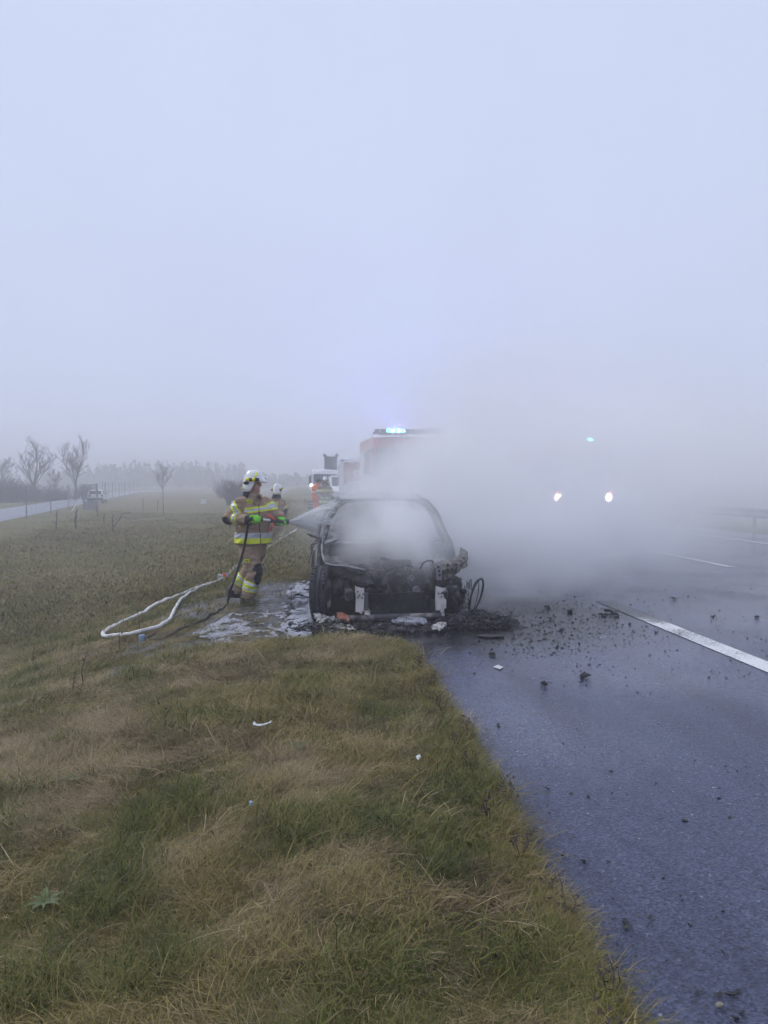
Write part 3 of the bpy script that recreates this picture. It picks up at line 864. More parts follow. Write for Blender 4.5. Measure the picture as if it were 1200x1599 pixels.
for x in (-.55, .05):
    mb = MB(); mb.bbox((x, -.03, 2.52), (.28, .06, .06), .015); mb.build('marker_lamp', M['truck_white'], t3)
mb = MB(); mb.box((-.25, -.02, 1.3), (1.0, .06, .5)); mb.box((-.25, -.04, 1.15), (.98, .05, .03)); mb.build('lower_locker', M['silver'], t3)
for s in (-1, 1): road_wheel(t3, (s * .95, .9, .45), .45); road_wheel(t3, (s * .95, 3.0, .45), .45)

def van(name, label, loc, W, Ht, rz, mm):
    t = thing(name, label, 'van', loc, rz); hw = W / 2
    prof = [(.05, .35), (0, .6), (.05, .95), (.75, 1.22), (1.45, Ht - .1), (1.9, Ht), (4.4, Ht), (4.5, .35)]
    mb = MB(); mb.rings([[V(x * hw, y + (.12 if abs(x) > .95 and y < 1 else 0), z * (1 if abs(x) < .95 else .985)) for y, z in prof] for x in (-1, -.93, 0, .93, 1)]); mb.build('body', M[mm], t)
    mb = MB(); mb.grid([[V(x * hw * .88, .80 + .60 * s - .02, 1.24 + (Ht - 1.38) * s + .012) for x in np.linspace(-1, 1, 6)] for s in (0, .5, 1)]); mb.build('windscreen', M['glass'], t, False, .01)
    mb = MB(); mb.box((0, -.01, .75), (W * .55, .04, .16)); mb.build('grille', M['truck_grey'], t)
    mb = MB(); mb.bbox((0, .0, .45), (W, .16, .22), .04); mb.build('bumper', M['truck_grey'], t)
    for s in (-1, 1):
        mb = MB(); mb.bbox((s * hw * .78, .02, .80), (.28, .12, .18), .04); mb.build('headlight', M['silver'], t)
        mb = MB(); mb.bbox((s * (hw + .12), 1.0, 1.35), (.18, .10, .26), .03); mb.build('mirror', M['truck_grey'], t)
        road_wheel(t, (s * (hw - .12), .95, .34), .34, .22); road_wheel(t, (s * (hw - .12), 3.7, .34), .34, .22)
    return t
van('white_van', 'white van with dark windscreen seen between firefighter and red rescue truck', (2.52, 46, 0), 1.75, 1.95, 0, 'truck_white')
t4 = cab_truck('white_truck', 'white truck with one lit headlamp and tall grey warning board, farthest on shoulder', (1.75, 62, 0), 2.1, 2.55, 3.4, 'truck_white', 'truck_grey', 0)
mb = MB(); mb.lathe([(0, -.03), (.13, 0), (.13, .06)], (-1.15, -.1, 1.2), 'y', 14); mb.build('work_lamp', M['marker_on'], t4)
mb = MB(); mb.box((.50, 1.0, 2.75), (.98, .08, 1.65)); bo = mb.build('warning_board', M['truck_grey'], t4)
mb = MB(); mb.tube([V(0, 1.0, 1.9), V(0, 1.0, 3.6), V(1.0, 1.0, 3.6), V(1.0, 1.0, 1.9)], .05, 6); mb.build('board_frame', M['fence'], bo)
for s in (0, 1):
    mb = MB(); mb.lathe([(0, -.08), (.13, -.06), (.16, 0), (.14, .06), (0, .08)], (s, .95, 3.68), 'y', 16); mb.build('warning_lamp', M['fence'], bo)

# striped board on the verge
p = on_ground(487, 799)
sb = thing('striped_board', 'dark grey board with pale horizontal slats standing on the verge by the orange clad worker', 'traffic board', (p.x, 34, Hs(p.x, 34)))
for k in range(5):
    mb = MB(); mb.bbox((-.1, 0, .05 + .14 * k), (.28, .03, .10), .006); mb.build('slat', M['truck_grey'], sb)
mb = MB(); mb.box((-.24, .03, .36), (.04, .03, .74)); mb.box((.07, .03, .62), (.04, .03, 1.25)); mb.build('frame', M['truck_white'], sb)

# hatchback on the service road
def hatchback():
    Y = 84.0; p = at_y(148.5, 750, Y); zb = -.86
    t = thing('hatchback', 'white hatchback driving away on the narrow service road behind the gate', 'car', (p.x, Y, zb), R(8))
    hw = .84
    # tail at y=0, driving away (+y)
    prof = [(.0, .35), (-.05, .55), (.02, .92), (.42, 1.38), (.8, 1.44), (2.0, 1.42), (2.75, .95), (3.75, .82), (3.85, .35)]
    def sec(k, inset): return [V(k * (hw - (inset if z > 1.0 else 0)), y + (.10 if abs(k) > .9 and y < .1 else 0), z * (1 if abs(k) < .95 else .985)) for y, z in prof]
    mb = MB(); mb.rings([sec(-1, .20), sec(-.92, .14), sec(0, 0), sec(.92, .14), sec(1, .20)]); mb.build('body', M['truck_white'], t)
    mb = MB(); mb.grid([[V(x * (.66 - .08 * s), .055 + .30 * s - .02, .99 + .32 * s + .01) for x in np.linspace(-1, 1, 6)] for s in (0, .5, 1)]); mb.build('rear_window', M['glass'], t, False, .01)
    for s in (-1, 1):
        mb = MB(); mb.grid([[V(s * (hw - .055 - .09 * q + .004), y0 + (y1 - y0) * u, .98 + .34 * q) for u in np.linspace(0, 1, 4)] for q, y0, y1 in ((0, .55, 2.55), (1, .7, 2.05))]); mb.build('side_window', M['glass'], t, False, .01)
        mb = MB(); mb.bbox((s * .70, -.02, .80), (.20, .10, .22), .03); mb.build('tail_light', M['lens_dark'], t)
        mb = MB(); mb.bbox((s * .93, 2.3, 1.02), (.16, .10, .12), .03); mb.build('mirror', M['black'], t)
        road_wheel(t, (s * .72, .65, .29), .29, .18); road_wheel(t, (s * .72, 3.1, .29), .29, .18)
    mb = MB(); mb.bbox((0, -.04, .42), (1.66, .14, .26), .04); mb.build('bumper', M['black'], t)
    mb = MB(); mb.box((0, -.075, .66), (.5, .02, .11)); mb.build('number_plate', M['truck_white'], t)
hatchback()

# ------------------------------------------------------------------ burnt-out car
def burnt_car():
    car = thing('burnt_car', 'burnt out car shell smoking on the motorway shoulder with its bonnet gone', 'car', (1.0, 8.35, 0))
    def wp(px, py, ly):                         # pixel on the photograph -> point in the car's frame at car depth ly
        return at_y(px, py, 8.35 + ly) - V(1.0, 8.35, 0)
    J = lambda mb, s=1: mb.jitter(.012, 4, s)
    # firewall and cowl
    mb = MB()
    P = [[V(x, 1.22 + .05 * math.sin(x * 3), z) for x in np.linspace(-.74, .80, 16)] for z in np.linspace(.10, .79, 8)]
    mb.grid(P); J(mb).build('firewall', M['soot'], car, False, .02)
    mb = MB()
    mb.grid([[V(x, y, .80 + .02 * math.sin(x * 9 + y) + (.03 if y > 1.4 else 0)) for x in np.linspace(-.70, .78, 18)] for y in (1.16, 1.24, 1.34, 1.46)])
    J(mb, 2).build('cowl', M['burnt'], car, False, .02)
    # left wing top flange: bent pale line from the windscreen pillar to the front
    pts = [wp(507, 838, 1.15), wp(503, 850, .95), wp(503.5, 866, .70), wp(508, 877, .45), wp(522, 882, .30), wp(545, 885, .2), wp(571, 890, .12)]
    top = catmull(pts, 6)
    mb = MB(); mb.tube(top, [.011 + .003 * math.sin(i) for i in range(len(top))], 8)
    J(mb, 3).build('wing_flange', M['ash'], car, True)
    low = catmull([wp(513, 885, 1.0), wp(512, 890, .9), wp(512, 898, .75), wp(520, 905, .55), wp(540, 900, .42), wp(560, 908, .34), wp(585, 912, .28)], 6)
    inner = catmull([wp(515, 850, 1.2), wp(512, 858, 1.0), wp(512, 868, .75), wp(518, 875, .55), wp(530, 880, .45), wp(555, 882, .35), wp(600, 893, .3)], 6)
    mb = MB(); mb.grid([[a.lerp(b, t) + V(0, .05 * math.sin(t * 3.1), 0) for t in np.linspace(0, 1, 6)] for a, b in zip(top, low)])
    J(mb, 4).build('inner_wing', M['apron'], car, False, .012)
    mb = MB(); mb.grid([[a.lerp(b, t) for t in np.linspace(0, 1, 5)] for a, b in zip(top, inner)])
    J(mb, 4).build('wing_ledge', M['soot'], car, False, .01)
    mb = MB()
    for px, py in ((541, 896), (554, 899), (508, 883), (526, 893)):
        c = wp(px, py, .30); mb.lathe([(.0, 0), (.011, 0), (.013, .02)], c, 'y', 10)
    mb.build('hole_shade_disc', M['black'], car)  # black discs on the panel, shade inside the holes put into their colour
    # torn sheet at the scuttle
    mb = MB()
    a = [wp(503, 844, 1.05), wp(510, 843, 1.1), wp(518, 841, 1.1), wp(526, 838, 1.15)]
    b = [wp(505, 856, 1.0), wp(511, 852, 1.05), wp(518, 849, 1.05), wp(527, 845, 1.1)]
    mb.grid([a, [p.lerp(q, .5) - V(0, .05, 0) for p, q in zip(a, b)], b])
    J(mb, 5).build('torn_sheet', M['ash'], car, False, .006)
    # wing rear / door edge seen end on, with hanging strips
    mb = MB()
    P = []
    for t in np.linspace(0, 1, 8):
        a = wp(497 - 4 * t, 842 + 58 * t, 1.0); b = wp(503, 843 + 58 * t, .98)
        P.append([a, a.lerp(b, .5) + V(0, -.05, 0), b])
    mb.grid(P); J(mb, 6).build('wing', M['soot'], car, False, .03)
    for k, (q, mm) in enumerate((([(497, 846), (490, 852), (487, 866), (484, 876)], 'soot'), ([(492, 849), (487, 851), (486, 858)], 'black'), ([(491, 860), (488, 872), (487, 886)], 'soot'), ([(484.5, 872), (482, 880)], 'black'))):
        mb = MB(); mb.tube(catmull([wp(x, y, 1.05 + .05 * k) for x, y in q], 3), [.022, .026] * 20 if False else .02, 5, True, .35)
        J(mb, k).build('hanging_strip', M[mm], car)
    # mirror stub
    mb = MB()
    mb.tube([wp(503, 841, 1.15), wp(494, 838, 1.12), wp(487, 836, 1.10), wp(480, 832, 1.08)], [.012, .03, .026, .006], 7, True, .6)
    J(mb, 8).build('mirror_stub', M['soot'], car)
    # pillars: door frame, rail, inner flange on either side
    def pillar(base, topp, out, r, mm, name):
        pts = catmull([base, base.lerp(topp, .45) + out, base.lerp(topp, .8) + out * .9, topp], 5)
        mb = MB(); mb.tube(pts, r, 7); J(mb, 2).build(name, M[mm], car, True)
    bl, tl = V(-.80, 1.22, .80), V(-.50, 2.05, 1.315)
    o_ = V(-.035, -.03, .05)
    pillar(bl, tl, o_, .018, 'ash', 'windscreen_pillar')  # pale ash tone also carries the bright highlight along this rail
    pillar(bl + V(.045, .0, 0), tl + V(.05, -.02, -.02), o_, .024, 'soot', 'windscreen_flange')
    pillar(bl + V(-.05, .05, .02), tl + V(-.035, .1, .03), o_, .024, 'burnt', 'door_frame')
    br, tr = V(.84, 1.22, .80), V(.62, 2.05, 1.315)
    o2 = V(.035, -.03, .05)
    pillar(br, tr, o2, .022, 'burnt', 'windscreen_pillar')
    pillar(br + V(-.04, 0, 0), tr + V(-.05, -.02, -.02), o2, .022, 'soot', 'windscreen_flange')
    pillar(br + V(.05, .05, .02), tr + V(.035, .1, .03), o2, .022, 'soot', 'door_frame')
    # roof
    P = []
    for y in np.linspace(0, 1, 12):
        row = []
        for x in np.linspace(-1, 1, 13):
            zz = 1.32 + .115 * math.sin(min(1, y * 1.5 + .05) * 1.57) - .10 * max(0, y - .6) ** 1.3 - .055 * abs(x) ** 2.6
            row.append(V(.06 + x * (.56 + .04 * math.sin(y * 3)), 2.02 + 1.75 * y, zz))
        P.append(row)
    mb = MB(); mb.grid(P); mb.jitter(.02, 2.2, 5).build('roof', M['ash'], car, True, .02)
    mb = MB(); mb.tube(catmull([tl, V(-.2, 1.99, 1.335), V(.3, 1.99, 1.335), tr], 5), .022, 6); mb.build('roof_header', M['soot'], car)
    # side panels: sill, front door, rear door, quarter panel, on both sides
    def side(s):
        xo = .06 + s * .90
        def panel(name, outline, mm):
            bm = bmesh.new()
            vs = [bm.verts.new((xo - s * .10 * max(0, z - .55), y, z)) for y, z in outline]
            bm.faces.new(vs)
            bmesh.ops.triangulate(bm, faces=bm.faces[:])
            bmesh.ops.subdivide_edges(bm, edges=bm.edges[:], cuts=2, use_grid_fill=True)
            mb = MB(); mb.from_bm(bm); mb.jitter(.018, 3, s + 3).build(name, M[mm], car, False, .03)
        panel('door', [(1.16, .22), (2.20, .20), (2.20, .82), (1.30, .82), (1.16, .70)], 'burnt')
        panel('door', [(2.22, .20), (2.98, .22), (3.14, .50), (3.20, .83), (2.22, .82)], 'burnt')
        panel('sill', [(1.1, .10), (3.0, .10), (3.0, .19), (1.1, .20)], 'soot')
        arch = [(3.45 + .37 * math.cos(a), .30 + .37 * math.sin(a)) for a in np.linspace(0, math.pi, 9)]
        panel('quarter_panel', [(4.30, .24), (4.36, .55), (4.28, .86), (3.22, .84), (3.16, .50)] + arch[::-1][1:] , 'burnt')
        for (y0, y1, z1) in ((2.22, 2.36, 1.36), (3.25, 3.72, 1.30)):
            mb = MB(); mb.tube([V(xo - s * .02, y0, .82), V(xo - s * .17, (y0 + y1) / 2, 1.12), V(.06 + s * .58, y1, z1)], .035, 6); mb.jitter(.008, 3).build('pillar', M['soot'], car, True)
        mb = MB(); mb.tube(catmull([V(.06 + s * .58, 2.1, 1.33), V(.06 + s * .62, 2.6, 1.38), V(.06 + s * .62, 3.3, 1.37), V(.06 + s * .60, 3.75, 1.27)], 4), .028, 6)
        mb.build('roof_rail', M['ash'], car, True)
    side(-1); side(1)
    mb = MB()
    mb.grid([[V(.06 + x * .85, 4.28 + .06 * math.cos(x * 1.5) - max(0, z - .8) * .9, z) for x in np.linspace(-1, 1, 12)] for z in np.linspace(.25, 1.22, 10) if z < .86])
    mb.jitter(.02, 3).build('tailgate', M['burnt'], car, False, .03)
    mb = MB(); mb.bbox((.06, 2.8, .20), (1.68, 3.0, .05), .02); mb.jitter(.02, 2).build('floor_pan', M['soot'], car)
    # seats burnt down to their frames, steering column, cross-car beam
    for (sx, sy) in ((-.38, 2.25), (.48, 2.25)):
        mb = MB()
        mb.tube(catmull([V(sx - .2, sy, .35), V(sx - .2, sy + .15, .70), V(sx - .18, sy + .28, .98), V(sx - .08, sy + .32, 1.06), V(sx + .08, sy + .32, 1.06), V(sx + .18, sy + .28, .98), V(sx + .2, sy + .15, .70), V(sx + .2, sy, .35)], 4), .014, 6)
        for k in range(6):
            z = .42 + .1 * k; mb.tube([V(sx - .2, sy + .04 + .32 * (z - .35), z), V(sx, sy + .07 + .32 * (z - .35), z + .01), V(sx + .2, sy + .04 + .32 * (z - .35), z)], .005, 4)
        for k in range(5):
            x = sx - .2 + .1 * k; mb.tube([V(x, sy - .42, .36), V(x, sy - .2, .33), V(x, sy + .02, .36)], .007, 4)
        mb.jitter(.01, 4).build('seat_frame', M['soot'], car)
    mb = MB(); mb.tube(catmull([V(-.76, 1.5, .72), V(-.2, 1.48, .76), V(.3, 1.48, .76), V(.80, 1.5, .72)], 4), .03, 6); mb.build('dash_beam', M['soot'], car)
    mb = MB()
    c = V(.46, 1.86, .78); ring = [c + V(.18 * math.cos(a), .07 * math.sin(a), .165 * math.sin(a)) for a in np.linspace(0, 6.283, 25)]
    mb.tube(ring, .012, 6, False); mb.tube([c, c + V(0, -.36, -.10)], .025, 6); mb.tube([ring[0], c, ring[12]], .009, 5); mb.tube([c, ring[18]], .009, 5)
    mb.build('steering_wheel', M['black'], car)
    # front structure
    mb = MB(); mb.bbox((.02, .05, .055), (1.16, .07, .05), .015); mb.tube([V(-.52, .06, .035), V(.0, .04, .025), V(.60, .06, .035)], .018, 6)
    J(mb).build('lower_crossmember', M['burnt'], car)
    def bracket(px0, px1, py0, py1, tilt, holes, taper, seed):
        mb = MB()
        p = [wp(px0, py0, .02), wp(px1, py0 + tilt, .02), wp(px1, py1 - taper, .0), wp(px0, py1 - taper * .7, .0)]
        P = []
        for t in np.linspace(0, 1, 8):
            a = p[0].lerp(p[3], t); b = p[1].lerp(p[2], t)
            P.append([a + V(-.002, .07, 0), a, a.lerp(b, .35) + V(0, -.012, 0), a.lerp(b, .7) + V(0, -.012, 0), b, b + V(.002, .07, 0)])
        mb.grid(P)
        q0 = wp(px0 * .75 + px1 * .25, py1 - taper, .0); q1 = wp(px0 * .25 + px1 * .75, py1 - taper, .0)
        q2 = wp(px0 * .35 + px1 * .65 + 3, py1, 0); q3 = wp(px0 * .6 + px1 * .4 + 3, py1 + 1, 0)
        mb.grid([[q0, q1], [q3, q2]])
        o = mb.jitter(.006, 9, seed).build('crash_bracket', M['bracket'], car, False, .006)
        hb = MB()
        for hx, hy in holes:
            hb.lathe([(0.0, -.0), (.0085, -.0), (.0095, .012)], wp(hx, hy, -.022), 'y', 10)
        hb.build('hole_shade_disc', M['black'], o)  # holes are not cut: dark discs painted for the shade in them
        return o
    bracket(556, 569, 916, 958, 3, [(559, 924), (562, 930), (566, 934), (559.5, 933), (567.5, 928)], 3, 2)
    bracket(682, 697, 916, 961, 3, [(685.5, 927), (690, 926.5), (695, 927), (690, 932)], 11, 5)
    mb = MB(); mb.bbox(wp(572, 946, .06), (.05, .05, .30), .008); mb.bbox(wp(575, 959, .0), (.05, .03, .05), .01); J(mb, 9).build('rail_end', M['burnt'], car)
    mb = MB(); mb.bbox(wp(689, 909, .10), (.075, .10, .13), .02); J(mb, 3).build('rail_end', M['black'], car)
    # right wing rail: crumpled tan box beam, its holes set on as dark discs
    A = [wp(684, 884, .05), wp(694, 882, .10), wp(706, 880, .28), wp(718, 876, .45), wp(727, 868, .65), wp(730, 858, .85)]
    B = [wp(684, 905, .05), wp(695, 907, .10), wp(706, 902, .28), wp(717, 893, .45), wp(727, 885, .65), wp(731, 872, .85)]
    A, B = catmull(A, 6), catmull(B, 6)
    P = []
    for i, (a, b) in enumerate(zip(A, B)):
        w = V(-.01, .07, 0)
        P.append([a + w + V(-.05, .06, .01), a + w * .4 + V(0, 0, .008 * math.sin(i * 1.7)), a, a.lerp(b, .3) + V(0, -.03, 0), a.lerp(b, .65) + V(0, .02, 0), b, b + w])
    mb = MB(); mb.grid(P); mb.jitter(.022, 9, 4).build('crumpled_wing', M['rust'], car, False, .008)
    mb = MB(); mb.bbox(wp(686, 893, .03), (.055, .05, .19), .012); mb.jitter(.008, 8).build('lamp_mount', M['ash'], car)
    mb = MB()
    for px, py in ((685, 886), (686, 892), (687, 898), (700, 890), (706, 889), (714, 882), (721, 884), (700, 882), (711, 893), (725, 872)):
        c = wp(px, py, .02 + max(0, px - 690) * .013 - .03); mb.lathe([(0, 0), (.014, 0), (.016, .03)], c, 'y', 9)
    mb.build('rail_shade_disc', M['black'], car)  # black discs stand in for the shaded openings of the rail
    mb = MB(); mb.tube(catmull([wp(709, 880, .18), wp(713, 885, .16), wp(713, 892, .14), wp(706, 900, .1), wp(697, 906, .06)], 5), .007, 6); mb.build('burnt_cable', M['black'], car, True)
    mb = MB(); P = [[wp(720 + 11 * t, 855 + k * 16 + 8 * t, .9 - .1 * t) for t in np.linspace(0, 1, 5)] for k in np.linspace(0, 1.4, 5)]
    mb.grid(P); mb.jitter(.03, 6).build('wing_fragment', M['burnt'], car, False, .01)
    for s in (0, 1):
        c = V(-.62, .85, .52) if s == 0 else V(.70, .85, .52)
        mb = MB(); mb.lathe([(.0, .14), (.05, .14), (.055, .10), (.10, .08), (.12, 0), (.13, -.3)], c, 'z', 16); J(mb).build('strut_tower', M['burnt'], car, True)
        mb = MB(); mb.bbox(c + V(.12 if s == 0 else -.12, -.35, -.22), (.09, 1.0, .11), .02); J(mb, 4).build('frame_rail', M['soot'], car)
    # engine
    eng = MB()
    eng.bbox((.12, .62, .36), (.62, .42, .36), .05); eng.bbox((.05, .66, .57), (.50, .26, .12), .04); eng.bbox((.52, .6, .30), (.28, .36, .26), .05)
    eng.bbox((-.30, .62, .42), (.24, .3, .22), .04)
    rr = random.Random(4)
    for k in range(46):
        x, y, z = rr.uniform(-.36, .68), rr.uniform(.22, .95), rr.uniform(.12, .60)
        s = rr.uniform(.03, .085)
        if rr.random() < .5: eng.bbox((x, y, z), (s * rr.uniform(.7, 2), s * 1.3, s * rr.uniform(.6, 1.6)), .01, (rr.uniform(-.5, .5), rr.uniform(-.5, .5), rr.uniform(-.9, .9)))
        else: eng.ball((x, y, z), s, 9, 6, (1, 1, rr.uniform(.5, 1.1)))
    eng.jitter(.022, 8, 2)
    eo = eng.build('engine', M['soot'], car)
    for px, py, r_ in ((643.5, 903, .030), (651, 922, .042), (627, 941, .075), (636, 889, .022), (700, 918, .02), (612, 935, .05)):
        c = wp(px, py, .24); mb = MB()
        mb.lathe([(.0, .03), (r_ * .35, .03), (r_ * .4, .0), (r_ * .7, .008), (r_ * .8, -.01), (r_, -.012), (r_ * 1.08, .0), (r_ * 1.08, .05)], c, 'y', 20)
        mb.build('pulley', M['apron'], eo, True)
    for k in range(16):
        p0 = V(rr.uniform(-.4, .7), rr.uniform(.15, .5), rr.uniform(.2, .6)); q = [p0]
        for j in range(3): q.append(q[-1] + V(rr.uniform(-.16, .16), rr.uniform(-.06, .1), rr.uniform(-.15, .12)))
        mb = MB(); mb.tube(catmull(q, 4), rr.uniform(.006, .018), 6); mb.build('burnt_hose', M[rr.choice(['black', 'soot', 'burnt', 'soot'])], eo, True)
    # thin wires poking up from the bay
    mb = MB()
    for k in range(22):
        p0 = V(rr.uniform(-.35, .72), rr.uniform(.1, .5), rr.uniform(.28, .6))
        mb.tube([p0, p0 + V(rr.uniform(-.07, .07), -.03, rr.uniform(.02, .10)), p0 + V(rr.uniform(-.14, .14), -.04, rr.uniform(-.04, .14))], .0035, 4)
    mb.build('wire_tangle', M['burnt'], eo)
    mb = MB(); P = [[V(x, .16 + .03 * math.sin(x * 14), z) for x in np.linspace(-.30, .44, 14)] for z in np.linspace(.05, .30, 6)]
    mb.grid(P); mb.jitter(.03, 5, 7).build('radiator', M['black'], car, False, .02)
    # wheels
    def wheel(c, toe, tread, name='wheel'):
        w = bpy.data.objects.new(name, None); COL.objects.link(w); w.parent = car; w.location = c; w.rotation_euler = (0, 0, toe); w.empty_display_size = .1
        r_ = .305
        mb = MB()
        mb.lathe([(.20, -.085), (.235, -.10), (.28, -.098), (r_ - .006, -.085), (r_, -.06), (r_, -.032), (r_ - .012, -.030), (r_ - .012, -.022), (r_, -.020), (r_, .020), (r_ - .012, .022), (r_ - .012, .030), (r_, .032), (r_, .06), (r_ - .006, .085), (.28, .098), (.235, .10), (.20, .085), (.19, 0), (.20, -.085)], (0, 0, 0), 'x', 36)
        if tread:
            for k in range(40):
                a = 6.283 * k / 40
                for xx in (-.066, .066):
                    mb.box((xx, (r_ + .001) * math.cos(a), (r_ + .001) * math.sin(a)), (.042, .026, .02), (a + 1.5708, 0, 0))
        mb.build('tyre', M['tyre'], w)
        mb = MB(); mb.lathe([(.198, .09), (.19, .06), (.17, .05), (.06, .02), (.05, -.02), (.16, -.03), (.19, -.07), (.198, -.09)], (0, 0, 0), 'x', 28); mb.build('rim', M['burnt'], w, True)
        return w
    wheel((-.80, .42, .29), R(-11), True)
    wheel((-.78, 3.45, .29), 0, False); wheel((.90, 3.45, .29), 0, False)
    # right front wheel: tyre burnt away, rim sagging in soot, bead wires standing loose
    w = bpy.data.objects.new('wheel', None); COL.objects.link(w); w.parent = car; w.location = (.76, .42, .22); w.rotation_euler = (R(4), R(6), R(-14)); w.empty_display_size = .1
    mb = MB(); mb.lathe([(.21, .09), (.20, .06), (.17, .05), (.06, .02), (.05, -.02), (.16, -.03), (.20, -.07), (.21, -.09), (.225, -.08), (.225, .08), (.21, .09)], (0, 0, 0), 'x', 28); mb.jitter(.014, 6).build('rim', M['soot'], w, True)
    mb = MB()
    for k in range(60):
        a = rr.uniform(0, 6.28); mb.ball((rr.uniform(-.09, .12), .2 * math.cos(a), .2 * math.sin(a)), rr.uniform(.02, .05), 7, 5)
    mb.jitter(.02, 12).build('charred_tyre', M['black'], w)
    w['label'] = 'front wheel whose tyre has burnt away to loose wire'
    for k, (c, ry, rz_, r2, th) in enumerate((((1.03, .33, .235), 14, 58, .205, .012), ((1.01, .36, .22), 10, 64, .20, .005), ((.97, .40, .225), 2, 72, .195, .004))):
        m3 = Euler((0, R(ry), R(rz_ - 90))).to_matrix()
        ring = [V(*c) + m3 @ V(0.0, r2 * math.cos(a), r2 * math.sin(a)) for a in np.linspace(0, 6.283, 33)]
        mb = MB(); mb.tube(ring, th, 6, False); mb.build('bead_wire', M['black'], w if False else car, True)
    mb = MB()
    c = V(.95, .40, .225)
    for k in range(26):
        a = rr.uniform(0, 6.28); b = a + rr.uniform(-.7, .7)
        m3 = Euler((0, R(8), R(-22))).to_matrix()
        mb.tube([c + m3 @ V(-.02, .2 * math.cos(a), .2 * math.sin(a)), c + V(rr.uniform(-.05, .05), 0, rr.uniform(-.05, .05)) + m3 @ V(.0, .12 * math.cos(a), .12 * math.sin(a)), c + m3 @ V(-.05, .15 * math.cos(b), .17 * math.sin(b))], .0025, 3)
    mb.build('cord_wires', M['black'], car)
    return car
CAR = burnt_car()

# ------------------------------------------------------------------ charred heaps, scraps and crumbs round the car
rr = random.Random(21)
def shard_mesh(mb, c, s, flat=.5, r_=rr):
    m3 = Euler((r_.uniform(-.5, .5), r_.uniform(-.5, .5), r_.uniform(0, 6.28))).to_matrix()
    n = r_.randint(5, 7); a0 = r_.uniform(0, 6)
    top, bot = [], []
    for j in range(n):
        a = a0 + 6.283 * j / n; q = s * r_.uniform(.55, 1.2)
        top.append(m3 @ V(q * math.cos(a) * 1.3, q * math.sin(a) * .8, s * flat * r_.uniform(.2, .8)))
        bot.append(m3 @ V(q * math.cos(a) * 1.15, q * math.sin(a) * .75, -s * flat * r_.uniform(.2, .6)))
    mb.rings([[V(*c) + p for p in bot], [V(*c) + p for p in top]])
def heap(name, label, cx, cy, rx, ry, hgt, n, seed, mm='black'):
    t = thing(name, label, 'debris heap', (cx, cy, 0))
    r_ = random.Random(seed); mb = MB()
    P = []
    for i in np.linspace(0, 1, 9):
        row = []
        for a in np.linspace(0, 6.283, 25):
            q = i * (1 + .22 * math.sin(a * 3 + seed) + .12 * math.sin(a * 7))
            z = hgt * (1 - i) ** 1.1 * (1 + .3 * math.sin(5 * a)) - .012 * i
            row.append(V(rx * q * math.cos(a), ry * q * math.sin(a), z))
        P.append(row)
    mb.grid(P); mb.jitter(.06, 11, seed)
    mb.build('ash_mound', M[mm], t)
    mb = MB()
    for k in range(n):
        a = r_.uniform(0, 6.28); q = math.sqrt(r_.random())
        z = hgt * (1 - q) * 1.0 + r_.uniform(-.005, .03)
        shard_mesh(mb, (rx * q * 1.1 * math.cos(a), ry * q * 1.1 * math.sin(a), z), r_.uniform(.008, .030), .4, r_)
    o = mb.build('charred_bits', M['black'], t); o['kind'] = 'stuff'
    mb = MB()
    for k in range(n // 5):
        a = r_.uniform(0, 6.28); q = math.sqrt(r_.random())
        p0 = V(rx * q * math.cos(a), ry * q * math.sin(a), hgt * (1 - q) + .015)
        mb.tube([p0, p0 + V(r_.uniform(-.06, .06), r_.uniform(-.05, .05), r_.uniform(.0, .07)), p0 + V(r_.uniform(-.13, .13), r_.uniform(-.1, .1), r_.uniform(-.01, .05))], .003, 3)
    o = mb.build('burnt_wires', M['soot'], t); o['kind'] = 'stuff'
    return t
heap('charred_heap', 'large black heap of charred remains before the right front wheel of the burnt car', 1.90, 8.12, .44, .34, .14, 700, 3)
heap('charred_heap', 'low grey and black ash heap below the standing front wheel of the burnt car', .24, 8.02, .36, .26, .07, 150, 5, 'soot')
heap('charred_heap', 'flat layer of soot and ash under the middle of the burnt car front', 1.0, 8.0, .55, .28, .035, 220, 9, 'soot')

def scrap(name, label, cat, poly, mm, z0=.03, curl=.03, seed=0, thick=.008):
    """a crumpled flat scrap whose outline is given as ground points seen on the photograph"""
    pts = [at_z(x, y, z0) for x, y in poly]
    c = sum(pts, Vector()) / len(pts)
    bm = bmesh.new()
    bm.faces.new([bm.verts.new(p - c) for p in pts])
    bmesh.ops.triangulate(bm, faces=bm.faces[:])
    bmesh.ops.subdivide_edges(bm, edges=bm.edges[:], cuts=3, use_grid_fill=True)
    mb = MB(); mb.from_bm(bm); mb.jitter(curl, 9, seed)
    o = mb.build(name, M[mm], None, False, thick)
    o.location = c; tag(o, label, cat); return o
scrap('ash_scrap', 'white melted scrap with lumpy end lying below the standing front tyre', 'scrap', [(491, 962), (498, 961), (508, 963), (524, 965), (530, 970), (515, 970), (503, 974), (495, 970)], 'white_ash', .06, .05, 1, .02)
scrap('melted_plastic', 'rust orange lump of melted plastic between tyre and pale bracket', 'scrap', [(525, 960), (535, 958), (544, 962), (546, 970), (538, 969), (527, 964)], 'orange_melt', .09, .04, 2, .02)
scrap('ash_scrap', 'long pale grey sheet lying flat below the orange melted lump', 'scrap', [(521, 978), (535, 974), (545, 976), (555, 984), (545, 986), (530, 982)], 'white_ash', .03, .03, 3)
scrap('ash_scrap', 'pale plate fallen under the right hand crash bracket', 'scrap', [(673, 978), (683, 972), (694, 970), (697, 976), (688, 984)], 'white_ash', .05, .03, 4, .015)
scrap('ash_scrap', 'white fluffy ash lying along the lower crossmember of the car', 'ash', [(613, 968), (632, 961), (650, 963), (668, 966), (665, 972), (640, 972)], 'foam', .07, .03, 5, .03)
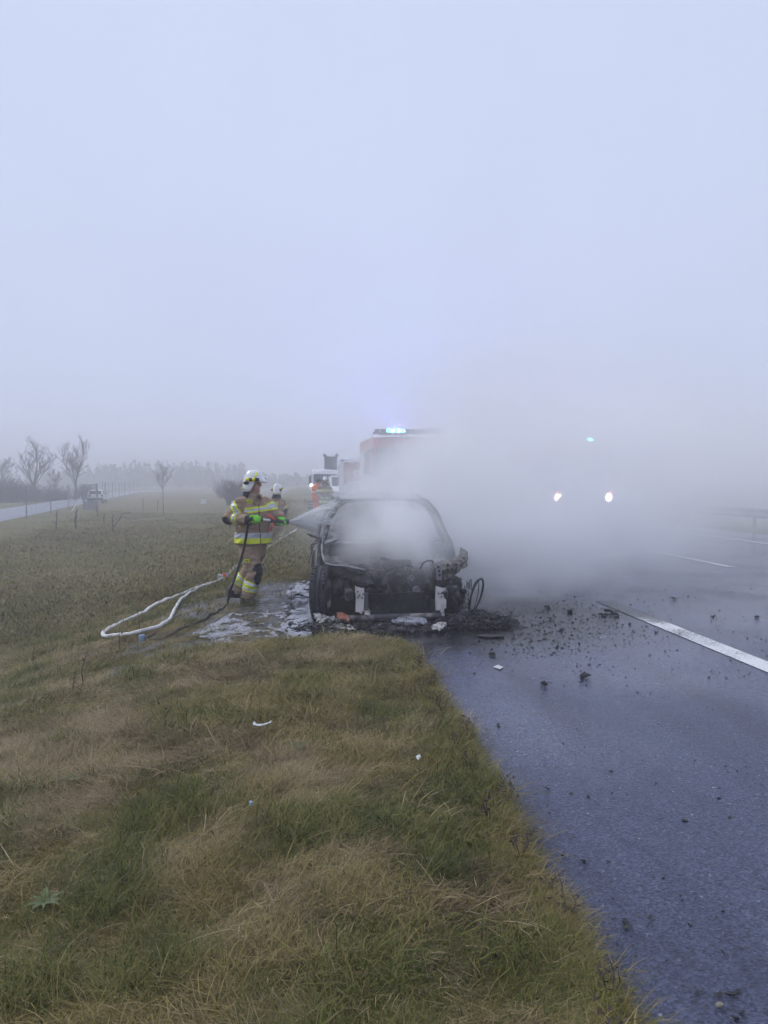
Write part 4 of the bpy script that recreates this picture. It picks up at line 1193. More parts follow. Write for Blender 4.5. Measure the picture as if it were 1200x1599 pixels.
scrap('ash_scrap', 'small white lump beside the base of the left crash bracket', 'ash', [(570, 953), (577, 951), (578, 962), (571, 962)], 'white_ash', .10, .04, 6, .03)
scrap('rubber_strip', 'long thin black strip lying on wet asphalt before the charred heap', 'strip', [(742, 993), (760, 991), (786, 992), (788, 995), (765, 996)], 'black', .01, .006, 7)
scrap('paper_scrap', 'white paper scrap lying on the bluish shoulder asphalt', 'paper', [(771, 1041), (779, 1038), (787, 1041), (781, 1045)], 'paper', .008, .006, 8, .002)
scrap('leaf', 'yellow brown leaf on asphalt at the bottom edge', 'leaf', [(1117, 1568), (1123, 1565), (1130, 1568), (1127, 1575), (1120, 1574)], 'rust', .006, .004, 9, .002)
scrap('paper_scrap', 'crumpled white tissue in the grass left of centre', 'paper', [(394, 1132), (396, 1127), (399, 1131), (412, 1130.5), (420, 1127), (426, 1123), (424, 1130), (414, 1132.5), (402, 1133)], 'paper', .11, .022, 10, .004)
scrap('paper_scrap', 'small white scrap in the grass near the asphalt edge', 'paper', [(649, 1182), (655, 1176), (657, 1182), (652, 1187)], 'paper', .12, .01, 11, .004)
scrap('bottle_cap', 'tiny blue plastic cap in the grass', 'cap', [(389.5, 1254), (393, 1252.5), (394.5, 1256), (391, 1257)], 'blue_plastic', .12, .004, 12, .01)

# larger charred pieces, one by one
spots = [(914, 1059, 15, .055), (848, 1071, 15, .07), (770, 1024, 10, .05), (855, 950, 9, .05), (891, 957, 9, .045), (828, 1000, 7, .05), (812, 990, 6, .06), (860, 968, 8, .05),
         (950, 957, 12, .08), (941, 962, 10, .05), (962, 962, 9, .04), (1054, 936, 8, .06), (1182, 965, 8, .06), (1113, 964, 6, .05), (1130, 1425, 6, .02), (952, 1178, 3, .018), (1105, 1105, 3, .02),
         (917, 1070, 5, .02), (985, 1003, 6, .05), (1025, 988, 6, .04), (985, 975, 6, .05), (1038, 1016, 6, .03), (878, 1012, 5, .03), (1015, 1023, 5, .03), (920, 1038, 6, .03), (882, 1071, 5, .03),
         (1167, 997, 5, .05), (1190, 1016, 5, .05), (802, 996, 7, .06), (790, 972, 6, .05), (876, 985, 7, .06), (905, 1005, 6, .05)]
for i, (px, py, w_, hh) in enumerate(spots):
    p = at_z(px, py, .0)
    s = w_ * p.y / FPX * .55
    mb = MB()
    for k in range(5 if w_ > 8 else 2):
        shard_mesh(mb, (rr.uniform(-s, s) * .6, rr.uniform(-s, s) * .6, s * .35 + (.4 * s * k / 5)), s * rr.uniform(.45, .8), .55)
    if w_ > 6:
        for k in range(4):
            q = V(rr.uniform(-s, s), rr.uniform(-s, s), .01)
            mb.tube([q, q + V(rr.uniform(-s, s), rr.uniform(-s, s), s * .6), q + V(rr.uniform(-s, s) * 1.8, rr.uniform(-s, s) * 1.5, .01)], s * .06, 4)
    o = mb.build('charred_piece', M['black']); o.location = p
    if i == 0: tag(o, 'compact black lump alone on the open shoulder asphalt', 'debris')
    elif i == 1: tag(o, 'spiky charred scrap beside the compact black lump on the shoulder', 'debris')
    elif i == 8: tag(o, 'tangled black wire bundle near the faded start of the edge line', 'debris')
    else: tag(o, 'small charred piece scattered on the wet asphalt', 'debris', 'charred pieces scattered on the road')
mb = MB()
for k in range(5200):
    u = rr.random()
    if u < .40: px, py = rr.gauss(905, 80), rr.gauss(970, 28)
    elif u < .72: px, py = rr.gauss(790, 55), rr.gauss(988, 20)
    elif u < .85: px, py = rr.uniform(720, 1250), rr.uniform(915, 1060)
    else: px, py = rr.uniform(600, 1250), rr.uniform(980, 1600)
    if py < 905: continue
    p = at_z(px, py, .004)
    if p.x < float(edge_x(p.y)) + .06: continue
    s = min(rr.lognormvariate(-5.6, .65), .019)
    shard_mesh(mb, (p.x, p.y, s * .12), s, .26)
tag(mb.build('debris', M['black']), kind='stuff')

# foam and water lying on the trampled verge: irregular sheets cut out of a noise field
def foam():
    poly = [(255, 1050), (300, 990), (350, 965), (420, 945), (470, 900), (484, 905), (486, 1000), (440, 1004), (400, 1000), (350, 1015), (300, 1040)]
    W = [on_ground(*p) for p in poly]
    BX = [min(p.x for p in W), max(p.x for p in W), min(p.y for p in W), max(p.y for p in W)]
    def inside(x, y):
        if not (BX[0] < x < BX[1] and BX[2] < y < BX[3]): return False
        c = False; j = len(W) - 1
        for i in range(len(W)):
            if (W[i].y > y) != (W[j].y > y) and x < (W[j].x - W[i].x) * (y - W[i].y) / (W[j].y - W[i].y) + W[i].x: c = not c
            j = i
        return c
    st = .014
    xs = np.arange(-2.0, .45, st); yy = np.arange(7.0, 13.0, st)
    X, Y = np.meshgrid(xs, yy)
    nzv = .45 * fbm(X * 2.6 + 3, Y * 2.0, 41, 3) + .55 * fbm(X * 13.0 + 3, Y * 10.0, 44, 5)
    Z = np.where(X > edge_x(Y) + .03, 0.0, H(X, Y))
    v, f = [], []; ids = {}
    def vid(i, j):
        if (i, j) not in ids:
            k = nzv[i, j] - .52
            ids[(i, j)] = len(v); v.append((X[i, j], Y[i, j], Z[i, j] + .006 + max(0, k) * .06))
        return ids[(i, j)]
    for i in range(len(yy) - 1):
        for j in range(len(xs) - 1):
            x, y = X[i, j], Y[i, j]
            if not inside(x, y): continue
            th = (.515 if x < -.75 else .54) if x < -.4 else .522
            if nzv[i, j] > th and nzv[i + 1, j + 1] > th - .02:
                f.append((vid(i, j), vid(i, j + 1), vid(i + 1, j + 1), vid(i + 1, j)))
    mb = MB(); mb.add(v, f); o = mb.build('foam', M['foam'], None, True); tag(o, kind='stuff')
foam()

# ------------------------------------------------------------------ people
def remesh(mb, vox, smooth_it=4):
    me = bpy.data.meshes.new('tmp'); me.from_pydata(mb.v, [], mb.f)
    bm = bmesh.new(); bm.from_mesh(me); bmesh.ops.recalc_face_normals(bm, faces=bm.faces); bm.to_mesh(me); bm.free()
    o = bpy.data.objects.new('tmp', me); COL.objects.link(o)
    md = o.modifiers.new('r', 'REMESH'); md.mode = 'VOXEL'; md.voxel_size = vox
    dg = bpy.context.evaluated_depsgraph_get()
    out = bpy.data.meshes.new_from_object(o.evaluated_get(dg))
    bpy.data.objects.remove(o)
    bm = bmesh.new(); bm.from_mesh(out); bpy.data.meshes.remove(out)
    for i in range(smooth_it): bmesh.ops.smooth_vert(bm, verts=bm.verts, factor=.5, use_axis_x=True, use_axis_y=True, use_axis_z=True)
    return bm
def bm_obj(bm, name, m, parent, smooth=True):
    me = bpy.data.meshes.new(name); bm.to_mesh(me); bm.free()
    me.materials.append(m)
    if smooth: me.polygons.foreach_set('use_smooth', [True] * len(me.polygons))
    o = bpy.data.objects.new(name, me); COL.objects.link(o)
    if parent: o.parent = parent
    return o
def capsule(mb, a, b, ra, rb, n=12):
    a, b = Vector(a), Vector(b); d = b - a; L = d.length; d.normalize()
    pts = []; rr_ = []
    for k in range(5):
        t = math.pi / 2 * k / 4; pts.append(a - d * ra * math.cos(t)); rr_.append(max(ra * math.sin(t), .002))
    for k in range(1, 4): pts.append(a.lerp(b, k / 4)); rr_.append(ra + (rb - ra) * k / 4)
    for k in range(5):
        t = math.pi / 2 * k / 4; pts.append(b + d * rb * math.sin(t)); rr_.append(max(rb * math.cos(t), .002))
    mb.tube(pts, rr_, n)
def torso(mb, secs, lat, fwd):
    """secs: (center, half lateral, half depth)"""
    rs = []
    for c, a, b in secs:
        rs.append([Vector(c) + lat * a * math.copysign(abs(math.cos(t)) ** .8, math.cos(t)) + fwd * b * math.copysign(abs(math.sin(t)) ** .8, math.sin(t)) for t in np.linspace(0, 6.2832, 25)[:-1]])
    mb.rings(rs)
def band(src, p, nrm, w_, ok, off, m, name, parent):
    """a tape strip: the slice of the garment between two planes, lifted off its surface"""
    bm = bmesh.new(); bm.from_mesh(src.data)
    p = Vector(p); nrm = Vector(nrm).normalized()
    near = [f for f in bm.faces if abs((f.calc_center_median() - p).dot(nrm)) < w_ * 3 + .05 and ok(f.calc_center_median())]
    keep = set(near)
    bmesh.ops.delete(bm, geom=[f for f in bm.faces if f not in keep], context='FACES')
    for s in (-1, 1):
        bmesh.ops.bisect_plane(bm, geom=bm.verts[:] + bm.edges[:] + bm.faces[:], plane_co=p + nrm * s * w_ / 2, plane_no=nrm * s, clear_outer=True)
    bm.normal_update()
    for v in bm.verts: v.co += v.normal * off
    if not bm.faces: bm.free(); return None
    return bm_obj(bm, name, m, parent)
def patch(src, c, r_, ok, off, m, name, parent, sq=None):
    bm = bmesh.new(); bm.from_mesh(src.data); c = Vector(c)
    bad = [f for f in bm.faces if not ((f.calc_center_median() - c).length < r_ and ok(f))]
    bmesh.ops.delete(bm, geom=bad, context='FACES'); bm.normal_update()
    for v in bm.verts: v.co += v.normal * off
    if not bm.faces: bm.free(); return None
    return bm_obj(bm, name, m, parent)
def folds(bm, amp, sc, seed=0, stretch=(1, 1, 2.2)):
    bm.normal_update()
    o = Vector((seed * 5.1, 2.2 * seed, 0))
    for v in bm.verts:
        q = Vector((v.co.x * stretch[0], v.co.y * stretch[1], v.co.z * stretch[2])) * sc + o
        n_ = mnoise.noise(q) + .5 * mnoise.noise(q * 2.1)
        n_ = (1 - abs(n_)) * 2 - 1.3 if True else n_
        v.co += v.normal * amp * n_

def helmet(parent, c, fw, lod=1, lamp=True, size=1.0):
    """shell with brow brim, cheek and neck cover; visor, lamp and neck flap are its parts"""
    fw = Vector(fw).normalized(); up = Vector((0, 0, 1)); sd = up.cross(fw).normalized()     # sd: wearer's left
    def pt(f, s, u): return Vector(c) + (fw * f + sd * s + up * u) * size
    n = 28; rs = []
    for i in range(11):
        t = i / 10; ring = []
        for j in range(n):
            a = 6.2832 * j / n; ca, sa = math.cos(a), math.sin(a)          # a=0 front
            low = -.03 + (-.13) * float(sstep(.45, -.05, ca))        # lower edge height: brow high, sides and back low
            top = .135
            ph = t * 1.5708
            z = low + (top - low) * math.cos(ph) ** .9 if t < 1 else low
            q = math.sin(ph) ** .75
            f = (.150 if ca > 0 else .148) * ca * q; s_ = .122 * sa * q
            if z < -.02: s_ *= .97
            if t > .85 and ca > .5: f += .045 * (t - .85) / .15 * (ca - .5) * 2   # brim
            if t > .9 and ca < -.3: f -= .012
            ring.append(pt(f, s_, z))
        rs.append(ring)
    mb = MB(); mb.rings(rs, True, False)
    h = mb.build('helmet', M['helmet'], parent, True, .008)
    mb = MB(); mb.tube([pt(.12 * math.cos(a) , 0, .0 + .142 * math.sin(a) - .002) for a in np.linspace(.35, 2.6, 14)], .010, 6); mb.build('crest', M['helmet'], h, True)
    mb = MB(); mb.grid([[pt(.150 * math.cos(a) + .035 * k, .118 * math.sin(a), -.005 - .035 * k) for a in np.linspace(-1.1, 1.1, 12)] for k in (0, .5, 1)]); mb.build('visor', M['visor'], h, True, .004)
    mb = MB(); mb.grid([[pt(.128 * math.cos(a) - .03 * k, (.10 + .05 * k) * math.sin(a), -.12 - .15 * k) for a in np.linspace(1.7, 4.58, 14)] for k in (0, .4, .75, 1)]); mb.build('neck_flap', M['black_cloth'], h, True, .012)
    for s in ((-1, 1) if lamp else ()):
        mb = MB(); mb.tube([pt(-.06, s * .128, .0), pt(.0, s * .138, .0)], [.020, .022], 10); mb.tube([pt(.035, s * .136, .0), pt(.075, s * .13, .0)], [.026, .026], 10); mb.build('lamp', M['lamp_yellow'], h, True)
        mb = MB(); mb.tube([pt(-.002, s * .137, .0), pt(.036, s * .136, .0)], [.023, .023], 10); mb.tube([pt(.074, s * .13, 0), pt(.12, s * .112, -.002)], [.025, .022], 10)
        mb.ball(pt(-.055, s * .126, -.045), .03, 8, 6, (1.3, .5, .8)); mb.build('lamp_clip', M['black_cloth'], h, True)
        mb = MB(); mb.grid([[pt(.05 + .03 * u + .02 * v, s * (.118 - .035 * v), .045 + .05 * v) for u in (0, 1)] for v in (0, .5, 1)]); mb.build('sticker', M['fluo'], h, False, .004)
        mb = MB(); mb.grid([[pt(-.152 + .03 * u, s * (.045 + .05 * u), -.125 + .028 * v) for u in (0, .5, 1)] for v in (0, 1)]); mb.build('edge_tape', M['fluo'], h, False, .006)
    return h

def grip_hand(parent, c, axis, palm_dir, m, name='glove', scale=1.0):
    """gloved hand closed round a bar: palm, four bent fingers of unequal length and a thumb against them"""
    a = Vector(axis).normalized(); pd = Vector(palm_dir); pd = (pd - a * pd.dot(a)).normalized(); w_ = a.cross(pd)
    c = Vector(c); s = scale
    mb = MB()
    mb.ball(c + pd * .036 * s, .045 * s, 12, 8, (1, 1, 1)) if False else None
    # palm slab
    rs = []
    for u in np.linspace(-1, 1, 6):
        k = math.sqrt(max(.12, 1 - u * u * .8))
        rs.append([c + a * (.044 * s * u) + pd * (.038 * s + .020 * s * k * math.cos(t)) + w_ * (.046 * s * k * math.sin(t)) for t in np.linspace(0, 6.2832, 13)[:-1]])
    mb.rings(rs)
    for k, (ln, off) in enumerate(((.92, -.036), (1.0, -.012), (.96, .012), (.8, .036))):
        th = [1.2 + q * ln for q in (0, .75, 1.5, 2.25, 2.9)]
        mb.tube([c + a * off * s + (pd * math.cos(t) + w_ * math.sin(t)) * .036 * s for t in th], [.0125 * s, .013 * s, .012 * s, .011 * s, .009 * s], 7)
    mb.tube([c + a * -.03 * s + (pd * math.cos(t) + w_ * math.sin(t)) * .037 * s + a * (-.012 * s * i) for i, t in enumerate((-.9, -1.5, -2.1, -2.6))], [.015 * s, .014 * s, .013 * s, .010 * s], 7)
    return mb.build(name, m, parent, True)

def open_hand(parent, c, d, side, m, name='glove', s=1.0):
    d = Vector(d).normalized(); side = Vector(side); side = (side - d * side.dot(d)).normalized(); nn = d.cross(side)
    c = Vector(c); mb = MB()
    mb.rings([[c + d * u * .09 * s + side * (.042 * s * k * math.cos(t)) + nn * (.018 * s * math.sin(t)) for t in np.linspace(0, 6.2832, 11)[:-1]] for u, k in ((-.1, .6), (.2, .9), (.6, 1), (1, .95))])
    for off, ln in ((-.032, .82), (-.011, 1), (.011, .95), (.032, .75)):
        b = c + d * .085 * s + side * off * s
        mb.tube([b, b + (d * .035 + nn * .006) * s * ln, b + (d * .06 + nn * .022) * s * ln, b + (d * .07 + nn * .042) * s * ln], [.011 * s, .0105 * s, .010 * s, .008 * s], 6)
    mb.tube([c + side * -.035 * s + d * .02 * s, c + side * -.06 * s + d * .05 * s, c + side * -.06 * s + d * .085 * s + nn * .015 * s], [.014 * s, .013 * s, .010 * s], 6)
    return mb.build(name, m, parent, True)

def boot(parent, ankle, toe_dir, m='boot', s=1.0, shaft=.22, lean=None):
    d = Vector(toe_dir); d.z = 0; d.normalize(); sd = V(-d.y, d.x, 0); A = Vector(ankle); up = Vector(lean) if lean else V(0, 0, 1)
    mb = MB(); rs = []
    for f, w_, h in ((-.085, .030, .05), (-.07, .042, .09), (-.02, .047, .11), (.05, .048, .085), (.12, .052, .06), (.17, .045, .045), (.195, .02, .025)):
        rs.append([A + d * f * s + sd * w_ * s * math.copysign(abs(math.cos(t)) ** .7, math.cos(t)) + V(0, 0, (-.09 + h * .5 + h * .5 * math.copysign(abs(math.sin(t)) ** .7, math.sin(t))) * s) for t in np.linspace(0, 6.2832, 15)[:-1]])
    mb.rings(rs)
    capsule(mb, A - d * .02 * s - up * .02, A - d * .02 * s + up * shaft, .062 * s, .07 * s)
    bm = remesh(mb, .011, 2)
    return bm_obj(bm, 'boot', M[m], parent)

def face_head(mb, c, fw):
    """skull, jaw, nose, brow, lips, ears"""
    fw = Vector(fw).normalized(); up = V(0, 0, 1); sd = up.cross(fw).normalized()
    P = lambda f, s, u: Vector(c) + fw * f + sd * s + up * u
    mb.ball(c, .092, 16, 12, (1.0, .86, 1.2) if abs(fw.x) > .7 else (.86, 1.0, 1.2))
    mb.ball(P(.030, 0, -.065), .062, 12, 8, (1, .95, 1.0))
    mb.tube([P(.088, 0, .02), P(.104, 0, -.012), P(.112, 0, -.030), P(.088, 0, -.038)], [.010, .013, .016, .012], 8)
    mb.tube([P(.082, -.045, .03), P(.094, 0, .028), P(.082, .045, .03)], .013, 6)
    mb.tube([P(.074, -.022, -.066), P(.090, 0, -.064), P(.074, .022, -.066)], .009, 6)
    mb.tube([P(.070, -.02, -.076), P(.086, 0, -.077), P(.070, .02, -.076)], .009, 6)
    mb.ball(P(.072, 0, -.108), .026, 8, 6)
    for s in (-1, 1): mb.ball(P(-.005, s * .082, -.01), .026, 8, 6, (.7, .4, 1.2))
def eyes(parent, c, fw):
    fw = Vector(fw).normalized(); up = V(0, 0, 1); sd = up.cross(fw).normalized()
    for s in (-1, 1):
        mb = MB(); mb.ball(Vector(c) + fw * .078 + sd * s * .033 + up * .008, .013, 8, 6); mb.build('eye', M['black_cloth'], parent, True)

def firefighter(label, cat, loc, J, lat, fwd, headfw, vox=.014, suit='suit', hel=True, group=None, boots=True, seed=1, fr=1.0, rear=False):
    lat, fwd = Vector(lat).normalized(), Vector(fwd).normalized()
    # body: one continuous figure under the clothes
    mb = MB()
    face_head(mb, J['head'], headfw)
    capsule(mb, J['head'] + V(0, 0, -.06), J['neck'] + V(0, 0, -.06), .058, .062)
    torso(mb, [(J['pelvis'] + V(0, 0, -.06), .13, .10), (J['pelvis'] + V(0, 0, .08), .14, .10), (J['chest'] + V(0, 0, -.1), .14, .10), (J['chest'] + V(0, 0, .08), .16, .11), (J['neck'] + V(0, 0, -.03), .08, .07)], lat, fwd)
    for s in 'RL':
        capsule(mb, J['sh' + s], J['el' + s], .055, .045); capsule(mb, J['el' + s], J['wr' + s], .043, .033); capsule(mb, J['wr' + s], J['hand' + s], .033, .034)
        capsule(mb, J['hip' + s], J['kn' + s], .085, .058); capsule(mb, J['kn' + s], J['an' + s], .055, .042)
        capsule(mb, J['an' + s], J['an' + s] + Vector(J['toe' + s]).normalized() * .10 + V(0, 0, -.05), .04, .03)
    bm = remesh(mb, vox, 2)
    body = bm_obj(bm, 'person', M['skin'], None)
    body.location = loc; tag(body, label, cat, group)
    eyes(body, J['head'], headfw)
    # jacket
    mb = MB()
    pc, cc, nk = J['pelvis'], J['chest'], J['neck']
    hem = J['hem']
    torso(mb, [(pc * .6 + cc * .4 + V(0, 0, hem - (pc * .6 + cc * .4).z), .240, .185), (pc * .5 + cc * .5 + V(0, 0, hem + .12 - (pc * .5 + cc * .5).z), .235, .180), (cc + V(0, 0, -.10), .225, .175), (cc + V(0, 0, .04), .232, .170), (cc + V(0, 0, .115), .205, .140), (nk + V(0, 0, -.03), .115, .105), (nk + V(0, 0, .035), .085, .085)], lat, fwd)
    for s in 'RL':
        capsule(mb, J['sh' + s], J['el' + s], .098, .082); capsule(mb, J['el' + s], J['wr' + s], .082, .062)
    bm = remesh(mb, vox, 4); folds(bm, .013 * fr, 5.5, seed)
    jk = bm_obj(bm, 'jacket', M[suit], body)
    # trousers
    mb = MB()
    torso(mb, [(pc + V(0, 0, -.10), .155, .125), (pc + V(0, 0, .02), .185, .145), (pc + V(0, 0, .16), .19, .15)], lat, fwd)
    for s in 'RL':
        capsule(mb, J['hip' + s], J['kn' + s], .122, .098)
        capsule(mb, J['kn' + s], J['kn' + s].lerp(J['an' + s], .93), .096, .094)
    bm = remesh(mb, vox, 4); folds(bm, .014 * fr, 6, seed + 3)
    tr = bm_obj(bm, 'trousers', M[suit], body)
    for s in 'RL':
        lean = (J['kn' + s] - J['an' + s]).normalized()
        boot(body, J['an' + s], J['toe' + s], 'boot', 1.25, .20, lean)
    if hel: helmet(body, J['head'] + V(0, 0, .045), headfw)
    return body, jk, tr
def limb_ok(a, b, r_):
    a, b = Vector(a), Vector(b)
    def f(p):
        t = max(0, min(1, (p - a).dot(b - a) / (b - a).length_squared)); return (p - a.lerp(b, t)).length < r_
    return f
def triple(src, p, n, w_, ok, par):
    o = band(src, p, n, w_, ok, .004, M['fluo'], 'yellow_tape', par)
    if o: band(src, p, n, w_ * .42, ok, .008, M['silver'], 'silver_tape', par)

# --- the firefighter with the hose
G1 = at_y(392, 947, 10.2); G1.z = Hs(G1.x, G1.y)
a35 = R(35)
F1 = V(math.sin(a35), -math.cos(a35), 0); L1 = V(math.cos(a35), math.sin(a35), 0)
PX = 10.2 / FPX
def q1(px, py, y): return V((px - 392) * PX, y, (947 - py) * PX)
sh0 = q1(398, 796, 0)
J1 = dict(head=q1(397.5, 764, -.01), neck=q1(396, 783, 0), chest=q1(396.5, 808, .0), pelvis=q1(395, 868, .01), hem=q1(0, 858, 0).z,
          shR=sh0 - L1 * .185, shL=sh0 + L1 * .185,
          elR=q1(361, 817, -.10), wrR=q1(392, 819, -.30), handR=q1(402, 818, -.36),
          elL=q1(433, 821, .03), wrL=q1(437, 813, -.13), handL=q1(440, 812, -.19),
          hipR=q1(390, 868, -.09), hipL=q1(402, 868, .09), knR=q1(400, 899, -.15), anR=q1(388.5, 938, -.11), knL=q1(391, 898, .10), anL=q1(367, 931, .13),
          toeR=V(.9, -.55, 0), toeL=V(.95, -.2, 0))
ff1, jk1, tr1 = firefighter('firefighter in tan suit and white helmet spraying water at the burnt car', 'person', G1, J1, L1, F1, V(.96, -.28, 0), .012, 'suit', True, None, seed=2, fr=1.0)
tors = lambda p: (limb_ok(J1['shR'] + V(-.05, -.05, -.06), J1['elR'], .105)(p) or limb_ok(J1['elR'], J1['wrR'], .10)(p) or limb_ok(J1['elL'], J1['wrL'], .085)(p)) is False
tilt = V(-.05, 0, 1)
triple(jk1, q1(396, 805, 0), V(-.12, 0, 1), .075, tors, jk1)
band(jk1, q1(396, 844, 0), V(.02, 0, 1), .072, tors, .005, M['silver'], 'silver_tape', jk1)
band(jk1, q1(396, 852, 0), V(.02, 0, 1), .068, tors, .005, M['fluo'], 'yellow_tape', jk1)
u = (J1['elR'] - J1['shR'])
triple(jk1, J1['shR'] + u * .42, u + V(.02, 0, .1), .085, limb_ok(J1['shR'] + u * .2, J1['elR'], .14), jk1)
u = (J1['wrR'] - J1['elR'])
triple(jk1, J1['elR'] + u * .42, u, .075, limb_ok(J1['elR'], J1['wrR'], .12), jk1)
band(jk1, J1['wrR'] + u * .04, u, .05, limb_ok(J1['elR'].lerp(J1['wrR'], .6), J1['wrR'] + u * .2, .10), .006, M['black_cloth'], 'cuff', jk1)
u = (J1['elL'] - J1['shL'])
triple(jk1, J1['shL'] + u * .30, u, .085, limb_ok(J1['shL'] + u * .1, J1['elL'], .13), jk1)
patch(jk1, J1['elR'] + V(-.06, .0, -.05), .115, lambda f: f.normal.z < .1 and f.normal.x < .4, .007, M['black_cloth'], 'elbow_patch', jk1)
for s in 'RL':
    u = (J1['an' + s] - J1['kn' + s]); A0 = J1['kn' + s]
    ok = limb_ok(A0 + u * .2, J1['an' + s], .14)
    for t0 in (.46, .66): triple(tr1, A0 + u * t0, u, .068, ok, tr1)
patch(tr1, J1['knR'] + V(.06, -.05, -.03), .145, lambda f: f.normal.dot(V(.8, -.35, 0)) > .38, .006, M['black_cloth'], 'knee_patch', tr1)
patch(tr1, J1['knL'] + V(.05, -.04, -.03), .125, lambda f: f.normal.dot(V(.8, -.3, 0)) > .45, .006, M['black_cloth'], 'knee_patch', tr1)
# front opening with zip flap, collar, pocket flap, name patches
def on_surface(src, o_, d_):
    ok, hit, n_, i_ = src.ray_cast(o_, d_); return (hit, n_) if ok else (o_ + d_ * .5, -d_)
mb = MB()
pts = []
for py in np.linspace(790, 856, 16):
    h_, n_ = on_surface(jk1, q1(406 + (py - 790) * .04, py, -1.0), V(0, 1, 0)); pts.append(h_ + V(0, -.004, 0))
mb.tube(pts, .007, 5); mb.build('zip', M['black_cloth'], jk1)
mb = MB()
for px0, px1 in ((392, 405), (405, 414)):
    P = []
    for py in np.linspace(781, 797, 5):
        t = (py - 781) / 16
        row = []
        for px in np.linspace(px0 + (8 * t if px0 < 400 else 0), px1 - (6 * t if px0 > 400 else 0), 5):
            h_, n_ = on_surface(jk1, q1(px, py, -1.0), V(0, 1, 0)); row.append(h_ + V(0, -.014, 0))
        P.append(row)
    mb.grid(P)
mb.build('collar', M['suit'], jk1, True, .012)
def label_patch(src, px, py, w_, h_, text, par, qf, size):
    h_it, n_ = on_surface(src, qf(px, py, -1.0), V(0, 1, 0))
    n_ = Vector((n_.x, n_.y, n_.z * .3)).normalized()
    rz = math.atan2(n_.x, -n_.y)
    mb = MB(); mb.bbox((0, 0, 0), (w_, .008, h_), .003)
    o = mb.build('name_patch', M['fluo'], par); o.location = h_it + n_ * .010; o.rotation_euler = (0, 0, rz)
    text_mesh('lettering', text, size, M['black_cloth'], o, (0, -.0055, 0), (R(90), 0, 0), .0012)
label_patch(jk1, 392, 792.5, .085, .045, 'OSP', jk1, q1, .042)
label_patch(tr1, 389, 881.5, .085, .045, 'OSP', tr1, q1, .042)
# gloves round the branch pipe
noz_a, noz_b = q1(398, 817.5, -.375), q1(450, 823.5, -.145)
nd = (noz_b - noz_a).normalized()
hR = noz_a + nd * .05; hL = noz_a.lerp(noz_b, .80)
grip_hand(ff1, hR, nd, V(-.4, -.8, .2), M['glove'], 'glove', 1.12)
grip_hand(ff1, hL, -nd, V(.1, -.35, 1), M['glove'], 'glove', 1.1)
# branch pipe
noz = thing('hose_nozzle', 'black branch pipe with red pistol grip held by the spraying firefighter', 'nozzle', G1)
mb = MB(); mb.tube([noz_a - nd * .06, noz_a + nd * .14], .019, 10); mb.build('inlet_pipe', M['hose_black'], noz)
mb = MB(); mb.tube([noz_a + nd * .15, noz_a + nd * .25], .021, 10); mb.build('swivel', M['alu'], noz)
mb = MB(); mb.tube([noz_a + nd * .25, noz_a + nd * .34, noz_b - nd * .08, noz_b - nd * .06, noz_b], [.028, .030, .026, .037, .040], 14); mb.build('barrel', M['hose_black'], noz, True)
mb = MB()
c = noz_a + nd * .30
mb.tube([c + V(0, 0, 0), c + V(-.015, 0, -.06), c + V(-.035, 0, -.135)], [.020, .021, .022], 8, True, .6); mb.build('pistol_grip', M['red_plastic'], noz, True)
mb = MB(); mb.tube([c + V(.03, -.03, .01), c + V(-.02, -.04, .045), c + V(-.055, -.035, .075), c + V(-.08, -.03, .07)], [.013, .014, .014, .012], 7); mb.build('shutoff_lever', M['red_plastic'], noz, True)

# --- water spray from the nozzle: hollow cone of fine mist and droplet streaks
tip = G1 + noz_b + nd * .01
def spray():
    t = thing('water_spray', 'white cone of water spray between nozzle and car', 'water spray', tip)
    ax = V(.96, -.10, .03).normalized(); up = V(0, 0, 1); sd = ax.cross(up).normalized(); up = sd.cross(ax)
    Ln = .66
    mm_ = vol_mat('water_mist', 9.0, (.985, .985, .99)); nt = mm_.node_tree
    pv = [q for q in nt.nodes if q.type == 'PRINCIPLED_VOLUME'][0]
    tcn = nt.nodes.new('ShaderNodeTexCoord'); ln_ = nt.nodes.new('ShaderNodeVectorMath'); ln_.operation = 'LENGTH'
    nt.links.new(tcn.outputs['Object'], ln_.inputs[0])
    fr_ = nt.nodes.new('ShaderNodeMapRange'); fr_.interpolation_type = 'SMOOTHSTEP'; fr_.inputs[1].default_value = .03; fr_.inputs[2].default_value = .62; fr_.inputs[3].default_value = 24.0; fr_.inputs[4].default_value = 0.0
    nt.links.new(ln_.outputs['Value'], fr_.inputs[0]); nt.links.new(fr_.outputs[0], pv.inputs['Density'])
    mb = MB(); rs = []
    for k in range(9):
        u = k / 8 * 1.35; r0 = .012 + .30 * u
        rs.append([ax * (Ln * u) + (sd * math.cos(a) * r0 + up * math.sin(a) * r0) for a in np.linspace(0, 6.2832, 25)[:-1]])
    mb.rings(rs); o = mb.build('mist', mm_, t); o['kind'] = 'stuff'
    r_ = random.Random(5); mb = MB()
    for k in range(1100):
        a = r_.uniform(0, 6.28); q = math.sqrt(r_.uniform(.55, 1.0)) if r_.random() < .75 else math.sqrt(r_.random())
        u0 = r_.uniform(0, .85); u1 = u0 + r_.uniform(.05, .16)
        f = lambda u: ax * (Ln * 1.05 * u) + (sd * math.cos(a) + up * math.sin(a)) * (.012 + .30 * u) * q
        mb.tube([f(u0), f(u1)], r_.uniform(.0018, .0042), 3)
    o = mb.build('droplets', mat('water_droplets', (.93, .94, .96), .15, 0, alpha=.8), t); o['kind'] = 'stuff'
spray()

